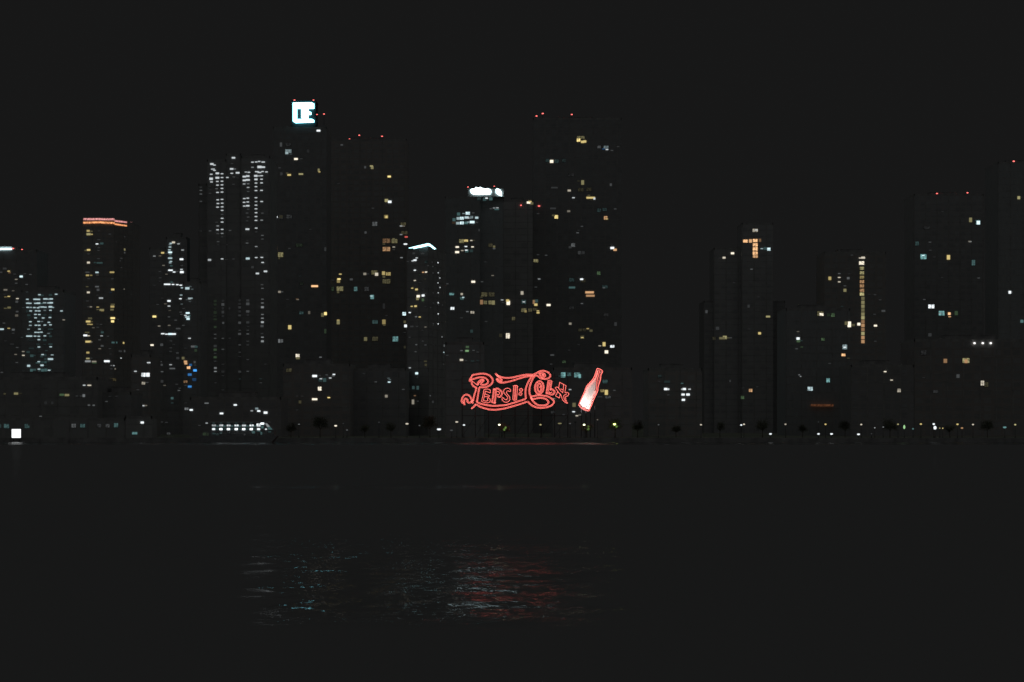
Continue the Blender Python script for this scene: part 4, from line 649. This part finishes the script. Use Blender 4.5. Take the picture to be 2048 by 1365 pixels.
# ------------------------------------------------------------------ lamps along the water
bm = bmesh.new(); rod(bm, (0, 0, -1), (0, 0, 0), .07, 8, .05); pole_unit = mesh(bm, 'pole', M['steel'])
bm = bmesh.new(); rod(bm, (0, 0, 0), (0, 0, .5), .16, 8); foot_unit = mesh(bm, 'base', M['steel'])
bm = bmesh.new(); rod(bm, (0, 0, .22), (0, 0, .34), .42, 10, .12); cap_unit = mesh(bm, 'lamp_cap', M['steel'])
bm = bmesh.new(); bmesh.ops.create_uvsphere(bm, u_segments=12, v_segments=8, radius=.5); glob = bm; glob_me = {}
def globe(c, lv):
    k = (c, lv)
    if k not in glob_me: m = mesh(glob.copy(), 'lamp_globe', wmat(c, lv, False), True); glob_me[k] = m
    return glob_me[k]
tree_glow = {998.6: emit('lamp_warm', (1, .98, .62), 5, sampled=True), 1168.3: emit('lamp_pale', (.92, 1, .60), 5, sampled=True), 1229: emit('lamp_yellow', (.85, 1, .28), 4.5, sampled=True)}
def lamp(px, py, c, lv, w, h, label, D=738.0, name='street_lamp', cat='street lamp', group='lamps along the waterfront promenade', gz=GZ):
    P = wp(px, py, D); r = empty(name, Vector((P.x, P.y, gz)), label, cat, group); H = P.z-gz
    child('pole', pole_unit, r, (0, 0, H-.2), 0, (1, 1, H-.2)); child('base', foot_unit, r)
    gm = globe(c, lv) if px not in tree_glow else mesh(glob.copy(), 'lamp_globe', tree_glow[px], True)
    child('lamp_globe', gm, r, (0, 0, H), 0, (w*K*D, w*K*D*.8, h*K*D)); child('lamp_cap', cap_unit, r, (0, 0, H), 0, (w*K*D*.9, w*K*D*.9, 1))
    return r
LM = [(598, 849, 'w', 5, 4, 1.6, 'faint small lamp well left of the neon sign, nearest the ferry'),
 (671.4, 852, 'n', 9, 5.5, 3, 'warm white lamp standing alone between the ferry and the neon sign'),
 (686.5, 847.5, 'w', 2, 3, 2, 'very faint lamp just right of the lone warm white lamp'),
 (694, 860.5, 'w', 4, 3.5, 2.5, 'low faint lamp close to the water right of the lone warm lamp'),
 (758, 845, 'w', 2, 3, 2.5, 'very faint lamp midway between the lone warm lamp and the chevron tower'),
 (814, 848, 'n', 8, 6, 3.2, 'warm lamp at the foot of the chevron tower'),
 (839, 851.5, 'w', 4, 3.5, 2, 'dim little lamp right of the warm lamp under the chevron tower'),
 (878, 859, 'w', 9, 8, 4, 'wide bright white lamp low by the water left of the neon sign'),
 (903, 861, 'w', 3, 6, 3, 'dim low lamp right of the wide bright white lamp'),
 (913.5, 844.3, 'n', 8, 5.5, 3, 'white lamp under the bottom left flourish of the neon sign, higher of two'),
 (928, 850.5, 'w', 9, 4.5, 2.6, 'white lamp under the bottom left flourish of the neon sign, lower of two'),
 (998.6, 850, 'n', 9, 4, 2.4, 'white lamp under the letter P of the neon sign, left of a green lit tree'),
 (1081, 850, 'k', 8, 4, 2.4, 'yellowish lamp under the capital C of the neon sign'),
 (1119.5, 847.4, 'k', 6, 8, 2.4, 'broad dim yellowish lamp under the last letter of the neon sign'),
 (1140, 847.5, 'w', 4, 4, 2, 'faint lamp between the neon script and the bottle'),
 (1168.3, 850, 'n', 9, 4, 2.6, 'white lamp right under the neon bottle beside a green lit tree'),
 (1195, 840, 'n', 5, 3, 2, 'small dim lamp set higher than the others right of the bottle'),
 (1229, 849, 'y', 8, 5, 3.5, 'yellow lamp inside a green tree right of the neon bottle'),
 (1317, 850, 'w', 4, 3.4, 2, 'faint lamp under the cluster of white lights'),
 (1402, 850, 'n', 8, 4, 2.6, 'single white lamp in the dark stretch left of the orange T tower'),
 (1482.5, 850.5, 'w', 9, 4, 2.8, 'left lamp of a close pair under the orange T tower'),
 (1488, 849, 'n', 8, 4, 2.8, 'right lamp of a close pair under the orange T tower'),
 (1571, 849, 'n', 7, 4, 3, 'pale lamp at the right foot of the orange T tower'),
 (1637, 844.5, 'w', 2, 3, 2, 'very faint lamp under the left end of the orange canopy light'),
 (1651, 849, 'y', 8, 4, 3.2, 'yellow lamp under the orange canopy light'),
 (1722.5, 849.5, 'n', 8, 4, 2.8, 'white lamp under the amber dotted stair line'),
 (1749.5, 856, 'w', 7, 2.4, 2, 'tiny low lamp right of the amber dotted stair line'),
 (1766.5, 854.6, 'w', 6, 3, 1.6, 'thin low lamp left of the pale greenish flame shaped lamp'),
 (1796, 849, 'k', 7, 4, 2.8, 'yellowish lamp just left of the tall pale greenish lamp'),
 (1808.5, 854.5, 'g', 9, 4, 8, 'tall pale greenish lamp left of the brightest lamp'),
 (1826, 858, 't', 6, 3.5, 3.5, 'small teal lamp low beside the tall greenish lamp'),
 (1841.8, 848.6, 'y', 8, 4.5, 3, 'yellow lamp between the teal lamp and the brightest lamp'),
 (1867.5, 848.5, 'w', 9, 4.5, 4, 'white lamp directly above the brightest lamp near the right'),
 (1870, 856, 'w', 9, 6, 7, 'brightest white lamp on the right part of the waterfront'),
 (1879.5, 856.8, 'k', 7, 2.4, 2.4, 'left of two tiny yellow lamps right of the brightest lamp'),
 (1885.5, 857, 'y', 8, 2.4, 2.4, 'right of two tiny yellow lamps right of the brightest lamp'),
 (1915, 849, 'y', 8, 4.5, 3.4, 'yellow lamp above a tiny orange light'),
 (1924, 856.5, 'o', 7, 5, 3, 'small orange light low on the waterfront at the right'),
 (1946, 849.5, 'n', 8, 4, 2.8, 'white lamp standing alone left of the right edge teal lamp'),
 (2009.5, 855, 't', 7, 7, 4, 'teal lamp low near the right edge'),
 (2030.5, 849.8, 'k', 8, 4, 3, 'yellowish lamp nearest the right edge')]
for t_ in LM: lamp(*t_)
for px, py, w, lab in ((1541, 868.3, 5.2, 'bright white quay lamp low by the water right of the orange T tower'), (1637, 868.3, 5, 'left quay lamp of the low bright pair under the orange canopy light'), (1663, 868.3, 5.4, 'right quay lamp of the low bright pair under the orange canopy light'), (1717, 869, 5.6, 'bright quay lamp low by the water under the amber stair line'), (1743, 868, 2.6, 'faint quay lamp right of the rightmost bright one')):
    lamp(px, py, 'w', 9 if w > 3 else 3, w, w*.62, lab, SHORE+.8, 'quay_lamp', 'quay lamp', 'low lamps along the quay wall', GZ+.12)

# ------------------------------------------------------------------ trees on the promenade
def tree_meshes(seed, h, wd, n):
    R = random.Random(seed); tb = bmesh.new(); lean = Vector((R.uniform(-.3, .3), R.uniform(-.3, .3), 0)); top = Vector((0, 0, h*.45))+lean
    rod(tb, (0, 0, 0), top, .16, 7, .09); cl = []
    for i in range(9):
        a = R.uniform(0, 6.28); e = top+Vector((math.cos(a)*wd*R.uniform(.3, .75), math.sin(a)*wd*R.uniform(.3, .75), h*R.uniform(.1, .42))); rod(tb, top*R.uniform(.8, 1), e, .06, 5, .02); cl.append(e)
    cl += [top+Vector((R.uniform(-.5, .5)*wd, R.uniform(-.5, .5)*wd, h*R.uniform(.15, .5))) for _ in range(6)]
    lb = bmesh.new()
    for _ in range(n):
        c = R.choice(cl); d = Vector((R.gauss(0, 1), R.gauss(0, 1), R.gauss(0, .75)))*wd*.26; p = c+d; s = R.uniform(.10, .2)
        u = Vector((R.gauss(0, 1), R.gauss(0, 1), R.gauss(0, 1))).normalized(); v = u.orthogonal().normalized()
        lb.faces.new([lb.verts.new(p+q) for q in (u*s, v*s*.6, -u*s, -v*s*.6)])
    return mesh(tb, 'trunk', M['bark']), mesh(lb, 'crown', M['leaf'])
TM = [tree_meshes(11, 5.6, 2.2, 1500), tree_meshes(12, 6.6, 2.5, 1700), tree_meshes(13, 4.8, 1.9, 1200)]
TREES = [(1009.5, 0, 'tree lit green by a lamp under the letter S of the neon sign', 740), (1174, 2, 'small tree lit green by a lamp right under the neon bottle', 740), (1231, 1, 'tree glowing green round a yellow lamp right of the bottle', 739.5),
 (582, 0, 'dark tree just right of the ferry', 748), (640, 1, 'dark tree left of the lone warm white lamp', 750), (730, 2, 'dark tree midway between the ferry and the neon sign', 749), (782, 0, 'dark tree left of the chevron tower foot', 751), (860, 1, 'dark tree left of the wide bright white lamp', 750),
 (1275, 0, 'dark tree between the green lit tree and the white light cluster', 750), (1352, 2, 'dark tree right of the white light cluster', 749), (1440, 1, 'dark tree left of the close pair of lamps', 751), (1525, 0, 'dark tree right of the close pair of lamps', 750),
 (1605, 2, 'dark tree left of the orange canopy light', 749), (1690, 1, 'dark tree right of the orange canopy light', 751), (1780, 0, 'dark tree left of the tall greenish lamp', 750), (1900, 2, 'dark tree right of the brightest lamp', 749), (1975, 1, 'dark tree near the right edge', 751)]
for i, (px, k, lab, D) in enumerate(TREES):
    P = wp(px, HOR, D); r = empty('tree', Vector((P.x, D, GZ)), lab, 'tree', 'trees along the promenade'); r.rotation_euler = (0, 0, i*1.3); q = .85+.3*((i*37) % 10)/10
    r.scale = (q, q, q)
    child('trunk', TM[k][0], r); child('crown', TM[k][1], r)
    if i < 3:                                        # green glowing balls added inside the crown to imitate lit foliage
        bm = bmesh.new(); bmesh.ops.create_uvsphere(bm, u_segments=10, v_segments=6, radius=.5)
        lm = mesh(bm, 'added_leaf_glow', emit('added_leaf_glow_green', (.55, 1, .22), (.34 if i < 2 else .45), sampled=True), True)
        for dx, dz in ((-.2, .62), (.35, .74)): child('added_leaf_glow', lm, r, (dx, -.4, (5.6, 6.6, 4.8)[k]*dz), 0, (.95, .9, .95))
